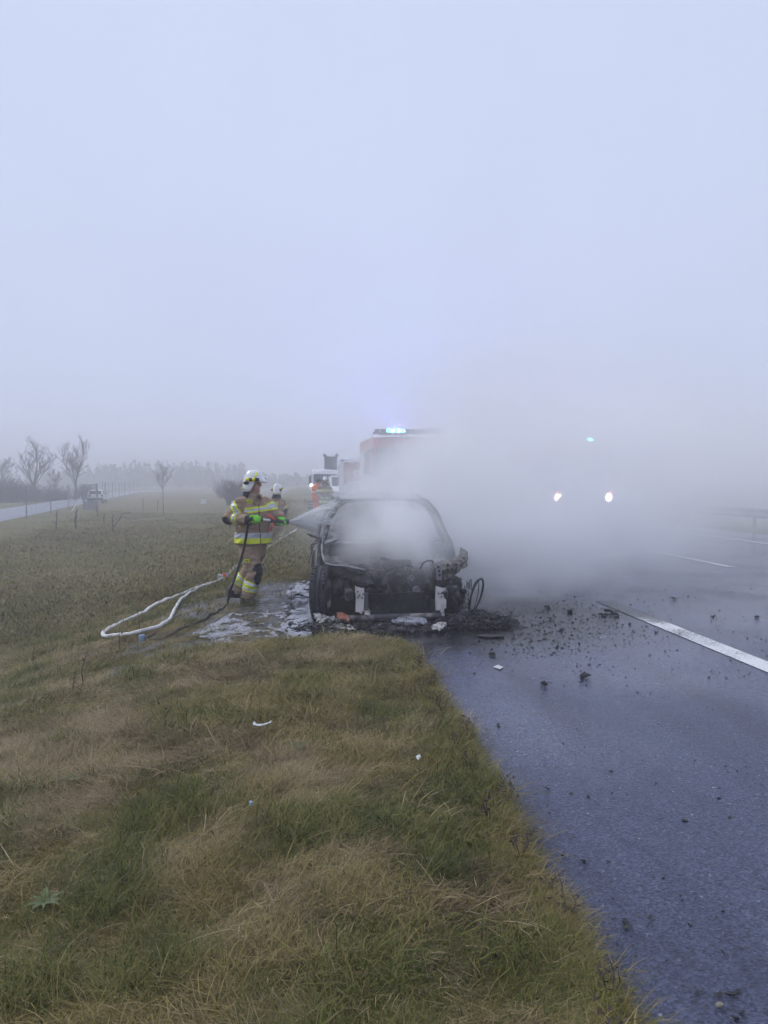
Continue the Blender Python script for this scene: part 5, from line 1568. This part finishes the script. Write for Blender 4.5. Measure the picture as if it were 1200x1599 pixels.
# --- second firefighter, from behind
G2 = at_y(431, 846, 21.0); G2.z = Hs(G2.x, G2.y)
P2 = 21.0 / FPX
zz2 = G2.z
b2 = 750 + (1.6 - zz2) * FPX / 21.0
def q2(px, py, y): return V((px - 431) * P2, y, (b2 - py) * P2)
sc2 = 1.0
J2 = dict(head=q2(433.5, 765, 0), neck=q2(432, 776, .0), chest=q2(431, 791, 0), pelvis=q2(431, 818, 0), hem=q2(0, 818, 0).z - .04,
          shR=q2(441.5, 784, .02), shL=q2(422, 784, .0), elR=q2(445, 797, .10), wrR=q2(443, 806, .34), handR=q2(442, 808, .44), elL=q2(420, 798, .1), wrL=q2(424, 808, .32), handL=q2(425, 809, .42),
          hipR=q2(435.5, 820, 0), hipL=q2(426.5, 820, 0), knR=q2(438, 834, .06), anR=q2(438.5, b2 - 4.5, .0), knL=q2(426, 834, .04), anL=q2(425, b2 - 4.5, .02), toeR=V(.3, 1, 0), toeL=V(-.2, 1, 0))
ff2, jk2, tr2 = firefighter('firefighter seen from behind standing behind the one with the hose', 'person', G2, J2, V(1, 0, 0), V(0, -1, 0), V(.35, .93, 0), .017, 'suit', True, None, seed=5)
tors2 = lambda p: not (limb_ok(J2['shR'], J2['elR'], .12)(p) or limb_ok(J2['shL'], J2['elL'], .12)(p) or limb_ok(J2['elR'], J2['wrR'], .12)(p) or limb_ok(J2['elL'], J2['wrL'], .12)(p))
triple(jk2, q2(431, 812, 0), V(0, 0, 1), .10, tors2, jk2)
for s in 'RL':
    u = J2['el' + s] - J2['sh' + s]; triple(jk2, J2['sh' + s] + u * .55, u, .085, limb_ok(J2['sh' + s] + u * .3, J2['el' + s], .14), jk2)
    u = J2['an' + s] - J2['kn' + s]; ok = limb_ok(J2['kn' + s] + u * .2, J2['an' + s], .14)
    for t0 in (.25, .5, .72): triple(tr2, J2['kn' + s] + u * t0, u, .055, ok, tr2)
    patch(jk2, J2['el' + s], .12, lambda f: f.normal.y < .3, .006, M['black_cloth'], 'elbow_patch', jk2)
    grip_hand(ff2, J2['hand' + s], V(1, 0, 0), V(0, 0, 1), M['glove'], 'glove', 1.1)
h_, n_ = on_surface(jk2, q2(427.5, 779, -1), V(0, 1, 0))
mb = MB(); mb.bbox((0, 0, 0), (.25, .008, .085), .004); o = mb.build('back_patch', M['fluo'], jk2); o.location = q2(428, 786, 0) + V(0, -.20, 0)
h_, n_ = on_surface(jk2, o.location + V(0, -1, 0), V(0, 1, 0)); o.location = h_ + V(0, -.012, 0)
text_mesh('lettering', 'STRA\u017b', .062, M['black_cloth'], o, (0, -.0055, 0), (R(90), 0, 0), .0012)

# --- third firefighter facing the camera, and the worker in orange behind
P3 = 31.0 / FPX
G3 = at_y(507.5, 750, 31.0); G3.z = .0
if G3.x < float(edge_x(31.0)): G3.z = Hs(G3.x, 31.0)
b3 = 750 + (1.6 - G3.z) * FPX / 31.0
def q3(px, py, y): return V((px - 507.5) * P3, y, (b3 - py) * P3)
J3 = dict(head=q3(508, 750.5, 0), neck=q3(507.5, 757, 0), chest=q3(507.5, 766, 0), pelvis=q3(507, 784, 0), hem=q3(0, 787, 0).z,
          shR=q3(500, 762.5, 0), shL=q3(515, 762.5, 0), elR=q3(497, 771, -.02), wrR=q3(500, 776, -.22), handR=q3(502, 777, -.30), elL=q3(519, 770, .0), wrL=q3(514, 776, -.24), handL=q3(512, 777, -.32),
          hipR=q3(504, 785, 0), hipL=q3(511, 785, 0), knR=q3(503, 797, -.06), anR=q3(503, b3 - 3.2, .0), knL=q3(512, 797, 0), anL=q3(512, b3 - 3.2, .05), toeR=V(-.2, -1, 0), toeL=V(.2, -1, 0))
ff3, jk3, tr3 = firefighter('firefighter facing the camera before the white truck, far behind the burnt car', 'person', G3, J3, V(1, 0, 0), V(0, -1, 0), V(-.05, -1, 0), .02, 'suit_dark', True, None, seed=8)
tors3 = lambda p: not (limb_ok(J3['elR'], J3['wrR'], .10)(p) or limb_ok(J3['elL'], J3['wrL'], .10)(p))
triple(jk3, q3(507, 766, 0), V(0, 0, 1), .10, tors3, jk3); triple(jk3, q3(507, 783, 0), V(0, 0, 1), .10, tors3, jk3)
for s in 'RL':
    u = J3['an' + s] - J3['kn' + s]; triple(tr3, J3['kn' + s] + u * .55, u, .08, limb_ok(J3['kn' + s] + u * .2, J3['an' + s], .14), tr3)
    open_hand(ff3, J3['hand' + s], J3['hand' + s] - J3['wr' + s], V(1, 0, 0), M['glove'])
G4 = at_y(496, 750, 33.0); G4.z = Hs(G4.x, 33.0); P4 = 33.0 / FPX
b4 = 750 + (1.6 - G4.z) * FPX / 33.0
def q4(px, py, y): return V((px - 496) * P4, y, (b4 - py) * P4)
k4 = 1.62 / 1.78
def z4(px, h, y): return V((px - 496) * P4, y, h)
J4 = dict(head=z4(498, 1.53, 0), neck=z4(496.5, 1.39, 0), chest=z4(496, 1.17, 0), pelvis=z4(496, .88, 0), hem=.70, shR=z4(491, 1.27, 0), shL=z4(501, 1.27, 0), elR=z4(489.5, 1.02, -.03), wrR=z4(491, .82, -.12), handR=z4(491.5, .76, -.14),
          elL=z4(502, 1.02, .0), wrL=z4(501, .82, -.1), handL=z4(501, .76, -.12), hipR=z4(493.5, .86, 0), hipL=z4(499, .86, 0), knR=z4(494, .47, -.04), anR=z4(495, .10, .03), knL=z4(500, .47, .0), anL=z4(501, .10, .04), toeR=V(-.1, -1, 0), toeL=V(.3, -1, 0))
ff4, jk4, tr4 = firefighter('worker in orange high visibility clothing and dark cap beside the distant firefighter', 'person', G4, J4, V(1, 0, 0), V(0, -1, 0), V(.2, -1, 0), .02, 'orange', False, None, seed=9)
mb = MB(); mb.ball(J4['head'] + V(0, .01, .025), .108, 12, 8, (1, 1.05, .95)); mb.bbox(J4['head'] + V(.0, -.11, .05), (.14, .09, .015), .005); mb.build('cap', M['black_cloth'], ff4, True)
band(jk4, z4(496, 1.08, 0), V(0, 0, 1), .06, lambda p: True, .005, M['silver'], 'silver_tape', jk4)
for s in 'RL':
    u = J4['an' + s] - J4['kn' + s]; band(tr4, J4['kn' + s] + u * .3, u, .05, limb_ok(J4['kn' + s], J4['an' + s], .14), .005, M['silver'], 'silver_tape', tr4)
    open_hand(ff4, J4['hand' + s], J4['hand' + s] - J4['wr' + s], V(0, 1, 0), M['black_cloth'])

# ------------------------------------------------------------------ hoses
def ground_path(pix, lift, n=8):
    P = catmull([on_ground(*p) for p in pix], n)
    X = np.array([p.x for p in P]); Y = np.array([p.y for p in P])
    Z = np.where(X < edge_x(Y), H(X, Y), 0) + lift
    return [V(a, b, c) for a, b, c in zip(X, Y, Z)]
mb = MB()
loop = ground_path([(463, 829), (447, 839), (424, 855), (400, 871), (372, 887), (349, 906), (325, 916), (300, 925), (276, 935), (258, 942), (240, 951), (222, 962), (207, 970), (190, 977), (172, 986), (162, 993), (165, 999), (180, 998), (205, 996), (232, 989), (254, 981), (266, 972), (271, 962), (278, 948), (290, 936), (305, 926), (325, 917.5), (347, 908)], .045)
mb.tube(loop, .028, 8, True, .8)
tag(mb.build('fire_hose', M['hose_white'], None, True), 'white fire hose looping over the grass behind the spraying firefighter', 'hose')
cp = on_ground(349, 906)
ct = thing('hose_coupling', 'metal hose coupling with red ring on the white hose', 'coupling', (cp.x, cp.y, cp.z + .06), R(40))
mb = MB(); mb.lathe([(.03, -.10), (.05, -.09), (.05, -.02), (.04, 0), (.05, .02), (.05, .09), (.03, .10)], (0, 0, 0), 'x', 14, True); mb.build('coupling_body', M['alu'], ct)
mb = MB(); mb.lathe([(.04, -.03), (.062, -.025), (.062, .025), (.04, .03)], (0, 0, 0), 'x', 14); mb.build('coupling_ring', M['red_plastic'], ct)
# black hose: from the nozzle, behind the right arm, down to the ground and away
mb = MB()
air = [G1 + p for p in (noz_a - nd * .05, q1(392, 822, -.34), q1(389, 840, -.30), q1(383, 868, -.27), q1(373, 900, -.25), q1(362, 930, -.24))]
gp = ground_path([(355, 945), (343, 954), (325, 965), (300, 979), (270, 993), (240, 1001), (224, 1003)], .018, 6)
mb.tube(catmull(air, 6)[:-1] + gp, .017, 7)
tag(mb.build('black_hose', M['hose_black'], None, True), 'thin black hose running from the nozzle down past the boot', 'hose')
mb = MB(); mb.tube(ground_path([(225, 1000), (237, 995), (248, 985), (258, 975), (270, 968), (282, 962)], .016, 6), .012, 6)
tag(mb.build('black_cable', M['hose_black'], None, True), 'short black cable on the grass inside the white hose loop', 'cable')
cp = on_ground(222, 1004)
ct = thing('blue_cap', 'pale blue cap at the end of the black hose in grass', 'cap', (cp.x, cp.y, cp.z), 0)
mb = MB(); mb.lathe([(.0, .08), (.028, .08), (.032, .07), (.032, .015), (.038, .0)], (0, 0, 0), 'z', 14); mb.build('shell', M['blue_plastic'], ct)

# ------------------------------------------------------------------ grass: tufts scattered over the verge (geometry-nodes instances)
def blade_material(name, stops, scale, tip):
    """leaf colour varies over the ground in soft patches and from blade to blade"""
    m = bpy.data.materials.new(name); m.use_nodes = True
    nt = m.node_tree; b = nt.nodes['Principled BSDF']; L = nt.links
    g = nt.nodes.new('ShaderNodeNewGeometry')
    n = nt.nodes.new('ShaderNodeTexNoise'); n.inputs['Scale'].default_value = scale; n.inputs['Detail'].default_value = 4
    L.new(g.outputs['Position'], n.inputs['Vector'])
    a = nt.nodes.new('ShaderNodeAttribute'); a.attribute_name = 'shade'
    ma = nt.nodes.new('ShaderNodeMath'); ma.operation = 'MULTIPLY_ADD'; ma.inputs[1].default_value = .50; 
    L.new(a.outputs['Fac'], ma.inputs[0])
    mb_ = nt.nodes.new('ShaderNodeMath'); mb_.operation = 'SUBTRACT'; mb_.inputs[1].default_value = .25
    L.new(n.outputs['Fac'], mb_.inputs[0]); L.new(mb_.outputs[0], ma.inputs[2])
    r = nt.nodes.new('ShaderNodeValToRGB'); e = r.color_ramp.elements
    e[0].position, e[0].color = stops[0][0], (*stops[0][1], 1); e[1].position, e[1].color = stops[-1][0], (*stops[-1][1], 1)
    for p, c in stops[1:-1]: q = e.new(p); q.color = (*c, 1)
    L.new(ma.outputs[0], r.inputs[0]); L.new(r.outputs[0], b.inputs['Base Color'])
    b.inputs['Roughness'].default_value = .6; b.inputs['Specular IOR Level'].default_value = .25
    return m
GM = [blade_material('grass_green', [(.22, (.045, .060, .009)), (.38, (.085, .104, .014)), (.52, (.130, .134, .022)), (.70, (.19, .165, .045))], 2.8, .1),
      blade_material('grass_olive', [(.22, (.090, .080, .015)), (.38, (.160, .134, .028)), (.52, (.22, .170, .050)), (.70, (.31, .235, .09))], 2.6, .1),
      blade_material('grass_straw', [(.22, (.080, .053, .024)), (.38, (.175, .123, .058)), (.52, (.25, .185, .09)), (.72, (.40, .31, .17))], 2.6, .1)]
tuft_col = bpy.data.collections.new('grass_tufts')          # source shapes, not linked to the scene
def tuft(i, n, length, width, lean, spread, m, seed, curl=1.0, radius=.05):
    r_ = random.Random(seed); v, f, sh = [], [], []
    for k in range(n):
        a = r_.gauss(0, spread); b = V(r_.gauss(0, radius), r_.gauss(0, radius), -.012)
        L_ = length * r_.uniform(.45, 1.25); w_ = width * r_.uniform(.6, 1.3)
        th = lean + r_.gauss(0, .28)                                # angle from vertical
        th = max(.02, th); dirh = V(math.cos(a), math.sin(a), 0); side = V(-math.sin(a), math.cos(a), 0)
        p = b.copy(); k0 = len(v); s = r_.random()
        nseg = 4
        for q in range(nseg + 1):
            t = q / nseg; ww = w_ * (1 - t * t * .85) / 2
            if q == nseg: v.append(p.copy()); sh.append(s)
            else: v.append(p - side * ww); v.append(p + side * ww); sh += [s, s]
            th2 = th + curl * t * 1.0
            p = p + (dirh * math.sin(th2) + V(0, 0, 1) * math.cos(th2) + side * r_.gauss(0, .12)) * L_ / nseg
            if p.z < .004: p.z = .004 + .006 * r_.random()
        for q in range(nseg - 1): f.append((k0 + 2 * q, k0 + 2 * q + 1, k0 + 2 * q + 3, k0 + 2 * q + 2))
        f.append((k0 + 2 * nseg - 2, k0 + 2 * nseg - 1, k0 + 2 * nseg))
    me = bpy.data.meshes.new('tuft'); me.from_pydata([tuple(p) for p in v], [], f); me.materials.append(GM[m])
    at = me.attributes.new('shade', 'FLOAT', 'POINT'); at.data.foreach_set('value', sh)
    o = bpy.data.objects.new('tuft_%02d' % i, me); tuft_col.objects.link(o)
KINDS = []
def add_kind(n, *a, **k):
    KINDS.append(1); tuft(len(KINDS) - 1, n, *a, **k)
for s in range(3): add_kind(21, .10, .0027, 1.15, 1.2, 1, 10 + s, curl=.7, radius=.045)      # 0-2 olive, lying
for s in range(3): add_kind(21, .13, .0024, 1.35, .85, 2, 20 + s, curl=.4, radius=.05)       # 3-5 straw, flat
for s in range(3): add_kind(20, .11, .0027, .75, 1.9, 0, 30 + s, curl=1.0, radius=.04)       # 6-8 green, half upright
for s in range(2): add_kind(26, .17, .0030, .45, 2.2, 0, 40 + s, curl=1.35, radius=.05)      # 9-10 tall green
for s in range(2): add_kind(26, .16, .0029, .60, 2.2, 1, 50 + s, curl=1.35, radius=.05)      # 11-12 tall olive
for s in range(2): add_kind(120, .11, .005, 1.25, 1.6, 1, 60 + s, curl=.6, radius=.30)        # 13-14 broad low olive mat
for s in range(2): add_kind(120, .12, .005, 1.30, 1.6, 2, 70 + s, curl=.5, radius=.30)        # 15-16 broad low straw mat
for s in range(1): add_kind(120, .11, .005, 1.05, 1.9, 0, 80 + s, curl=.9, radius=.30)        # 17 broad low green mat
GX0, GY0 = 0, 0
def scatter():
    P, ROT, SC, ID = [], [], [], []
    def region(y0, y1, dens, size, seed, mats=False):
        rng = np.random.default_rng(seed)
        # wedge a little wider than the view so that a step to the side still finds grass
        xl0, xr0 = -.62 * y1 - 2.0, min(1.35, .75 * y1 + .5)
        area = (y1 - y0) * (xr0 - xl0)
        n = int(area * dens)
        x = rng.uniform(xl0, xr0, n); y = rng.uniform(y0, y1, n)
        k = (x > -.52 * y - 1.6) & (x < edge_x(y) + .02 + .05 * rng.standard_normal(n))
        w = wet_mask(x, y)
        k &= (x > -20.9 - .141 * (y - 46) + np.where(y > 30, 6.5, 3.0)) | (y < 18)
        k &= rng.random(n) > sstep(.15, .55, w) * np.where(x < -.6, .72, .93)
        x, y = x[k], y[k]; n = len(x)
        g = fbm(x * 2.0 + 5, y * 1.8, 61, 4); d = fbm(x * 1.5 + 1, y * 1.8 + 40, 71, 4); f_ = fbm(x * 3.3, y * 3.3, 81, 3)
        edge = np.exp(-((x - edge_x(y)) / .22) ** 2)
        pg = sstep(.49, .68, g * .7 + f_ * .3 + .09 * edge + .05 * sstep(4, 13, y)); ps = sstep(.45, .62, d * .75 + .25 * f_ + .07 * sstep(.1, -1.4, x) - .13 * sstep(4, 13, y)) * (1 - .5 * edge)
        u = rng.random(n)
        kind = np.where(u < pg * .78, 6 + rng.integers(0, 3, n), np.where(rng.random(n) < .14 + .72 * ps, 3 + rng.integers(0, 3, n), rng.integers(0, 3, n)))
        if mats: kind = np.where(kind >= 6, 17, np.where(kind >= 3, 15 + kind % 2, 13 + kind % 2))
        tall = (rng.random(n) < (.035 * pg + .05 * edge + .006)) & (y < 6.0)
        kind = np.where(tall, np.where(rng.random(n) < .5 + .4 * pg, 9 + rng.integers(0, 2, n), 11 + rng.integers(0, 2, n)), kind)
        ang = 6.28 * fbm(x * .7, y * .7, 91, 2) * 1.6 + rng.normal(0, .75, n)
        P.append(np.stack([x, y, H(x, y)], -1)); ROT.append(np.stack([rng.normal(0, .12, n), rng.normal(0, .12, n), ang], -1))
        sc = size * rng.lognormal(0, .28, n) * (.40 + 1.05 * f_)
        SC.append(sc); ID.append(kind)
    region(1.0, 3.2, 2400, .70, 1)
    region(3.2, 5.5, 1500, .82, 2)
    region(5.5, 9.0, 700, .98, 3)
    region(9.0, 13.0, 300, 1.2, 3)
    region(13.0, 20.0, 26, 1.45, 4, True)
    region(20.0, 40.0, 8, 1.6, 5, True)
    region(40.0, 62.0, 3, 1.5, 6, True)
    # a few conspicuous clumps seen in the photograph
    rng = np.random.default_rng(9)
    for px, py, rad, n, kk in ((265, 1285, .22, 90, 9), (285, 1250, .12, 30, 9), (60, 1555, .12, 50, 9), (185, 1350, .14, 45, 9), (330, 1390, .15, 45, 11), (420, 1240, .10, 30, 11), (680, 1370, .12, 30, 9),
                               (170, 1410, .16, 45, 9), (420, 1480, .14, 40, 11), (620, 1440, .16, 40, 11), (470, 1085, .22, 40, 11), (60, 1045, .16, 40, 9), (30, 1120, .2, 40, 9), (560, 1400, .14, 40, 11), (250, 1520, .14, 40, 9)):
        c = on_ground(px, py)
        x = c.x + rng.normal(0, rad * .6, n); y = c.y + rng.normal(0, rad * .6, n)
        P.append(np.stack([x, y, H(x, y)], -1)); ROT.append(np.stack([rng.normal(0, .1, n), rng.normal(0, .1, n), rng.uniform(0, 6.28, n)], -1))
        SC.append(rng.uniform(.6, 1.0, n)); ID.append(np.full(n, kk) + rng.integers(0, 2, n))
    # the ragged fringe hanging over the asphalt edge
    n = 2600; y = rng.uniform(1.4, 7.2, n) ; x = edge_x(y) + rng.normal(-.02, .045, n)
    P.append(np.stack([x, y, np.maximum(H(x, y), .0)], -1)); ROT.append(np.stack([rng.normal(0, .15, n), rng.normal(0, .15, n), rng.normal(0, .9, n)], -1))
    SC.append(rng.uniform(.35, .95, n) * np.where(y > 5.5, .7, 1)); ID.append(np.where(rng.random(n) < .6, rng.integers(0, 3, n), 6 + rng.integers(0, 3, n)))
    return np.concatenate(P), np.concatenate(ROT), np.concatenate(SC), np.concatenate(ID)
GP, GR, GS, GI = scatter()
me = bpy.data.meshes.new('grass'); me.vertices.add(len(GP)); me.vertices.foreach_set('co', GP.astype(np.float32).reshape(-1))
a = me.attributes.new('rot', 'FLOAT_VECTOR', 'POINT'); a.data.foreach_set('vector', GR.astype(np.float32).reshape(-1))
a = me.attributes.new('size', 'FLOAT', 'POINT'); a.data.foreach_set('value', GS.astype(np.float32))
a = me.attributes.new('kind_id', 'INT', 'POINT'); a.data.foreach_set('value', GI.astype(np.int32))
grass = bpy.data.objects.new('grass', me); COL.objects.link(grass); tag(grass, kind='stuff')
ng = bpy.data.node_groups.new('grass', 'GeometryNodeTree')
ng.interface.new_socket('Geometry', in_out='INPUT', socket_type='NodeSocketGeometry')
ng.interface.new_socket('Geometry', in_out='OUTPUT', socket_type='NodeSocketGeometry')
N = ng.nodes; L = ng.links
gi = N.new('NodeGroupInput'); go = N.new('NodeGroupOutput'); ip = N.new('GeometryNodeInstanceOnPoints'); ci = N.new('GeometryNodeCollectionInfo')
ci.inputs['Collection'].default_value = tuft_col; ci.inputs['Separate Children'].default_value = True; ci.inputs['Reset Children'].default_value = True
def named(nm, ty):
    q = N.new('GeometryNodeInputNamedAttribute'); q.data_type = ty; q.inputs['Name'].default_value = nm
    return [o for o in q.outputs if o.enabled and o.name == 'Attribute'][0]
ip.inputs['Pick Instance'].default_value = True
L.new(gi.outputs[0], ip.inputs['Points']); L.new(ci.outputs[0], ip.inputs['Instance'])
L.new(named('kind_id', 'INT'), ip.inputs['Instance Index']); L.new(named('rot', 'FLOAT_VECTOR'), ip.inputs['Rotation']); L.new(named('size', 'FLOAT'), ip.inputs['Scale'])
L.new(ip.outputs[0], go.inputs[0])
md = grass.modifiers.new('tufts', 'NODES'); md.node_group = ng
print('grass tufts', len(GP))

# dead weeds standing in the grass
def weed(label, px, py, h, seed, mm='weed', leaves=14):
    p = on_ground(px, py); r_ = random.Random(seed)
    t = thing('dead_weed', label, 'weed', p)
    mb = MB(); st = [V(0, 0, -.02), V(r_.uniform(-.02, .02), 0, h * .5), V(r_.uniform(-.04, .04), 0, h)]
    mb.tube(st, [.005, .004, .002], 5); mb.build('stem', M[mm], t)
    mb = MB()
    for k in range(leaves):
        u = r_.uniform(.15, 1); b = st[0].lerp(st[2], u); a = r_.uniform(0, 6.28); s = h * r_.uniform(.08, .2)
        d = V(math.cos(a), math.sin(a), r_.uniform(-.6, .5)); sd = V(-math.sin(a), math.cos(a), .2)
        mb.add([b, b + d * s * .5 + sd * s * .22, b + d * s, b + d * s * .5 - sd * s * .22], [(0, 1, 2, 3)])
    mb.build('withered_leaves', M[mm], t)
weed('tall brown dead weed spike left of the hose loop below', 131, 1075, .30, 1)
weed('shorter brown dead weed beside the tall spike', 113, 1080, .20, 2)
weed('dark dead weed at the near turn of the white hose loop', 188, 1016, .26, 3)
weed('dead weed by the white hose near the pale blue cap', 219, 985, .24, 4)
weed('brown dead weed in the grass at the left side above the green clump', 52, 1040, .22, 5)
r_ = random.Random(77)
for k in range(16):
    y = 1.9 + 4.6 * (k / 16) + r_.uniform(-.1, .1); x = float(edge_x(y)) + r_.uniform(-.10, .03); h = r_.uniform(.08, .17)
    t = thing('dead_weed', 'dark dry weed in the grass fringe along the asphalt edge', 'weed', (x, y, max(0, Hs(x, y)) - .01), 0, 'dark weeds along the asphalt edge')
    mb = MB()
    for q in range(4):
        mb.tube([V(0, 0, 0), V(r_.uniform(-.04, .05), r_.uniform(-.04, .04), h * .6), V(r_.uniform(-.07, .10), r_.uniform(-.07, .07), h)], [.003, .0025, .001], 4)
    mb.build('stem', M['weed'], t)
    mb = MB()
    for q in range(22):
        b = V(r_.uniform(-.04, .05), r_.uniform(-.04, .04), h * r_.uniform(.3, 1)); s = r_.uniform(.008, .02); a = r_.uniform(0, 6.28)
        mb.add([b, b + V(math.cos(a) * s, math.sin(a) * s, s * .3), b + V(math.cos(a + 1) * s, math.sin(a + 1) * s, s)], [(0, 1, 2)])
    mb.build('withered_leaves', M['weed'], t)
def rosette(label, px, py, s, seed):
    p = on_ground(px, py); r_ = random.Random(seed); t = thing('leafy_weed', label, 'weed', p)
    for k in range(9):
        a = 6.28 * k / 9 + r_.uniform(-.3, .3); d = V(math.cos(a), math.sin(a), 0); sd = V(-math.sin(a), math.cos(a), 0); L_ = s * r_.uniform(.7, 1.2)
        rows = [[d * L_ * u + sd * L_ * .16 * w_ * math.sin(math.pi * min(1, u + .12)) + V(0, 0, .02 + L_ * .6 * u * (1 - u * .7)) for w_ in (-1, 0, 1)] for u in np.linspace(0, 1, 5)]
        mb = MB(); mb.grid(rows); mb.build('leaf', M['leaf_green'], t, True)
rosette('low green leafy weed in the grass left, with drooping leaves', 115, 1222, .075, 1)
rosette('pale green leafy weed right of the white tissue', 465, 1172, .07, 2)
rosette('small green leafy weed near the lower left corner', 70, 1420, .08, 3)

# ------------------------------------------------------------------ haze and smoke
def big_box(lo, hi):
    mb = MB(); mb.box([(a + b) / 2 for a, b in zip(lo, hi)], [b - a for a, b in zip(lo, hi)]); return mb
HAZE = .0058
hz = big_box((-950, -100, -2.6), (950, 1700, 11.5)).build('haze', vol_mat('pale_haze', HAZE, (.950, .940, .992)))
tag(hz, kind='stuff')

def smoke_object(name, lo, hi, res, material, blobs, nscale, nlo, nhi, warp=(1, 1, 1), det=4):
    """a smoke volume: soft blobs of density (center, radii, peak) broken up by drifting noise, voxelised by geometry nodes"""
    ng = bpy.data.node_groups.new(name, 'GeometryNodeTree')
    ng.interface.new_socket('Geometry', in_out='OUTPUT', socket_type='NodeSocketGeometry')
    N = ng.nodes; L = ng.links
    out = N.new('NodeGroupOutput'); vc = N.new('GeometryNodeVolumeCube'); sm = N.new('GeometryNodeSetMaterial')
    vc.inputs['Min'].default_value = lo; vc.inputs['Max'].default_value = hi
    for a, r in zip('XYZ', res): vc.inputs['Resolution ' + a].default_value = r
    pos = N.new('GeometryNodeInputPosition')
    def math_(op, a, b=None, clamp=False):
        m = N.new('ShaderNodeMath'); m.operation = op; m.use_clamp = clamp
        for i, q in enumerate((a, b)):
            if q is None: continue
            if isinstance(q, (int, float)): m.inputs[i].default_value = q
            else: L.new(q, m.inputs[i])
        return m.outputs[0]
    def vmath(op, a, b):
        m = N.new('ShaderNodeVectorMath'); m.operation = op
        for i, q in enumerate((a, b)):
            if isinstance(q, (tuple, list)): m.inputs[i].default_value = q
            else: L.new(q, m.inputs[i])
        return m
    # domain warp
    wn = N.new('ShaderNodeTexNoise'); wn.inputs['Scale'].default_value = nscale * .45; wn.inputs['Detail'].default_value = 2
    L.new(pos.outputs[0], wn.inputs['Vector'])
    wv = vmath('SUBTRACT', wn.outputs['Color'], (.5, .5, .5)).outputs[0]
    wp = vmath('ADD', pos.outputs[0], vmath('MULTIPLY', wv, warp).outputs[0]).outputs[0]
    tot = None
    for c, rad, peak in blobs:
        d = vmath('DIVIDE', vmath('SUBTRACT', wp, c).outputs[0], rad).outputs[0]
        ln = vmath('DOT_PRODUCT', d, d).outputs['Value']
        e = math_('MULTIPLY', math_('EXPONENT', math_('MULTIPLY', ln, -1.0)), peak)
        tot = e if tot is None else math_('ADD', tot, e)
    nz = N.new('ShaderNodeTexNoise'); nz.inputs['Scale'].default_value = nscale; nz.inputs['Detail'].default_value = det
    L.new(wp, nz.inputs['Vector'])
    mr = N.new('ShaderNodeMapRange')
    mr.inputs[1].default_value = .36; mr.inputs[2].default_value = .66; mr.inputs[3].default_value = nlo; mr.inputs[4].default_value = nhi
    L.new(nz.outputs['Fac'], mr.inputs[0])
    den = math_('MULTIPLY', tot, mr.outputs[0])
    # fade to nothing at the box walls
    den = math_('MAXIMUM', math_('SUBTRACT', den, .004), 0.0)
    L.new(den, vc.inputs['Density'])
    L.new(vc.outputs[0], sm.inputs[0]); sm.inputs['Material'].default_value = material
    L.new(sm.outputs[0], out.inputs[0])
    o = bpy.data.objects.new(name, bpy.data.meshes.new(name)); COL.objects.link(o)
    md = o.modifiers.new('density', 'NODES'); md.node_group = ng
    tag(o, kind='stuff')
    return o
SMOKE = vol_mat('white_grey_smoke', 1.0, (.994, .990, .999), 'density')
smoke_object('smoke', (-1.6, 7.6, -.05), (8.0, 17.5, 4.9), (120, 120, 64), SMOKE, [
    ((2.0, 10.9, 2.25), (.75, .8, .6), .42),
    ((2.9, 11.6, 3.0), (.9, 1.0, .7), .26),
    ((1.1, 8.95, 0.78), (0.58, 0.48, 0.28), 1.957),
    ((0.8, 9.0, 0.75), (0.35, 0.4, 0.25), 0.220),
    ((1.3, 9.9, 1.05), (0.6, 0.6, 0.4), 3.528),
    ((1.75, 10.2, 1.15), (0.45, 0.6, 0.4), 1.190),
    ((0.75, 10.3, 1.15), (0.3, 0.6, 0.3), 1.039),
    ((1.9, 11.0, 1.7), (0.7, 0.8, 0.45), 0.442),
    ((1.2, 11.2, 1.75), (0.55, 0.8, 0.4), 0.956),
    ((2.6, 10.4, 0.6), (0.8, 0.9, 0.6), 1.372),
    ((3.4, 11.2, 0.5), (1.1, 1.2, 0.6), 0.948),
    ((4.4, 11.8, 0.5), (1.1, 1.3, 0.55), 0.335),
    ((3.2, 12.0, 1.5), (1.2, 1.4, 0.8), 0.588),
    ((2.4, 12.3, 2.4), (1.0, 1.3, 0.7), 0.232),
    ((4.6, 13.0, 1.6), (1.3, 1.5, 0.9), 0.278),
    ((3.8, 13.4, 2.9), (1.3, 1.5, 0.8), 0.142),
], 1.9, .0, 1.95, (.8, .8, .6), 6)
smoke_object('smoke', (-1.0, 8.0, -.05), (30.0, 40.0, 8.6), (96, 104, 34), SMOKE, [
    ((4.0, 20.0, 2.7), (1.2, 3.0, .85), .13),
    ((9.6, 22.0, 2.9), (2.8, 3.0, 1.0), .15),
    ((5.5, 16, 0.42), (1.8, 3, 0.82), 1.013),
    ((7.5, 17, 0.6), (2.2, 3, 1.0), 0.197),
    ((3.6, 19, 1.5), (1.0, 3, 1.0), 0.867),
    ((7.0, 20, 2.4), (2.4, 3.5, 1.4), 0.239),
    ((9.6, 21, 1.2), (3, 4, 1.4), 0.215),
    ((11, 22, 3.0), (3.5, 4, 1.6), 0.100),
    ((17, 20, 1.0), (5, 7, 1.6), 0.231),
    ((6.5, 18, 4.2), (2.6, 3.5, 1.5), 0.133),
], .50, .40, 1.35, (2.0, 2.0, 1.2))
smoke_object('mist', (-.65, 8.9, .1), (1.0, 10.9, 1.9), (40, 40, 40), SMOKE, [((.05, 9.9, 1.02), (.36, .5, .36), .45), ((.40, 10.2, 1.25), (.36, .5, .28), .35)], 3.0, .3, 1.5, (.3, .3, .3))
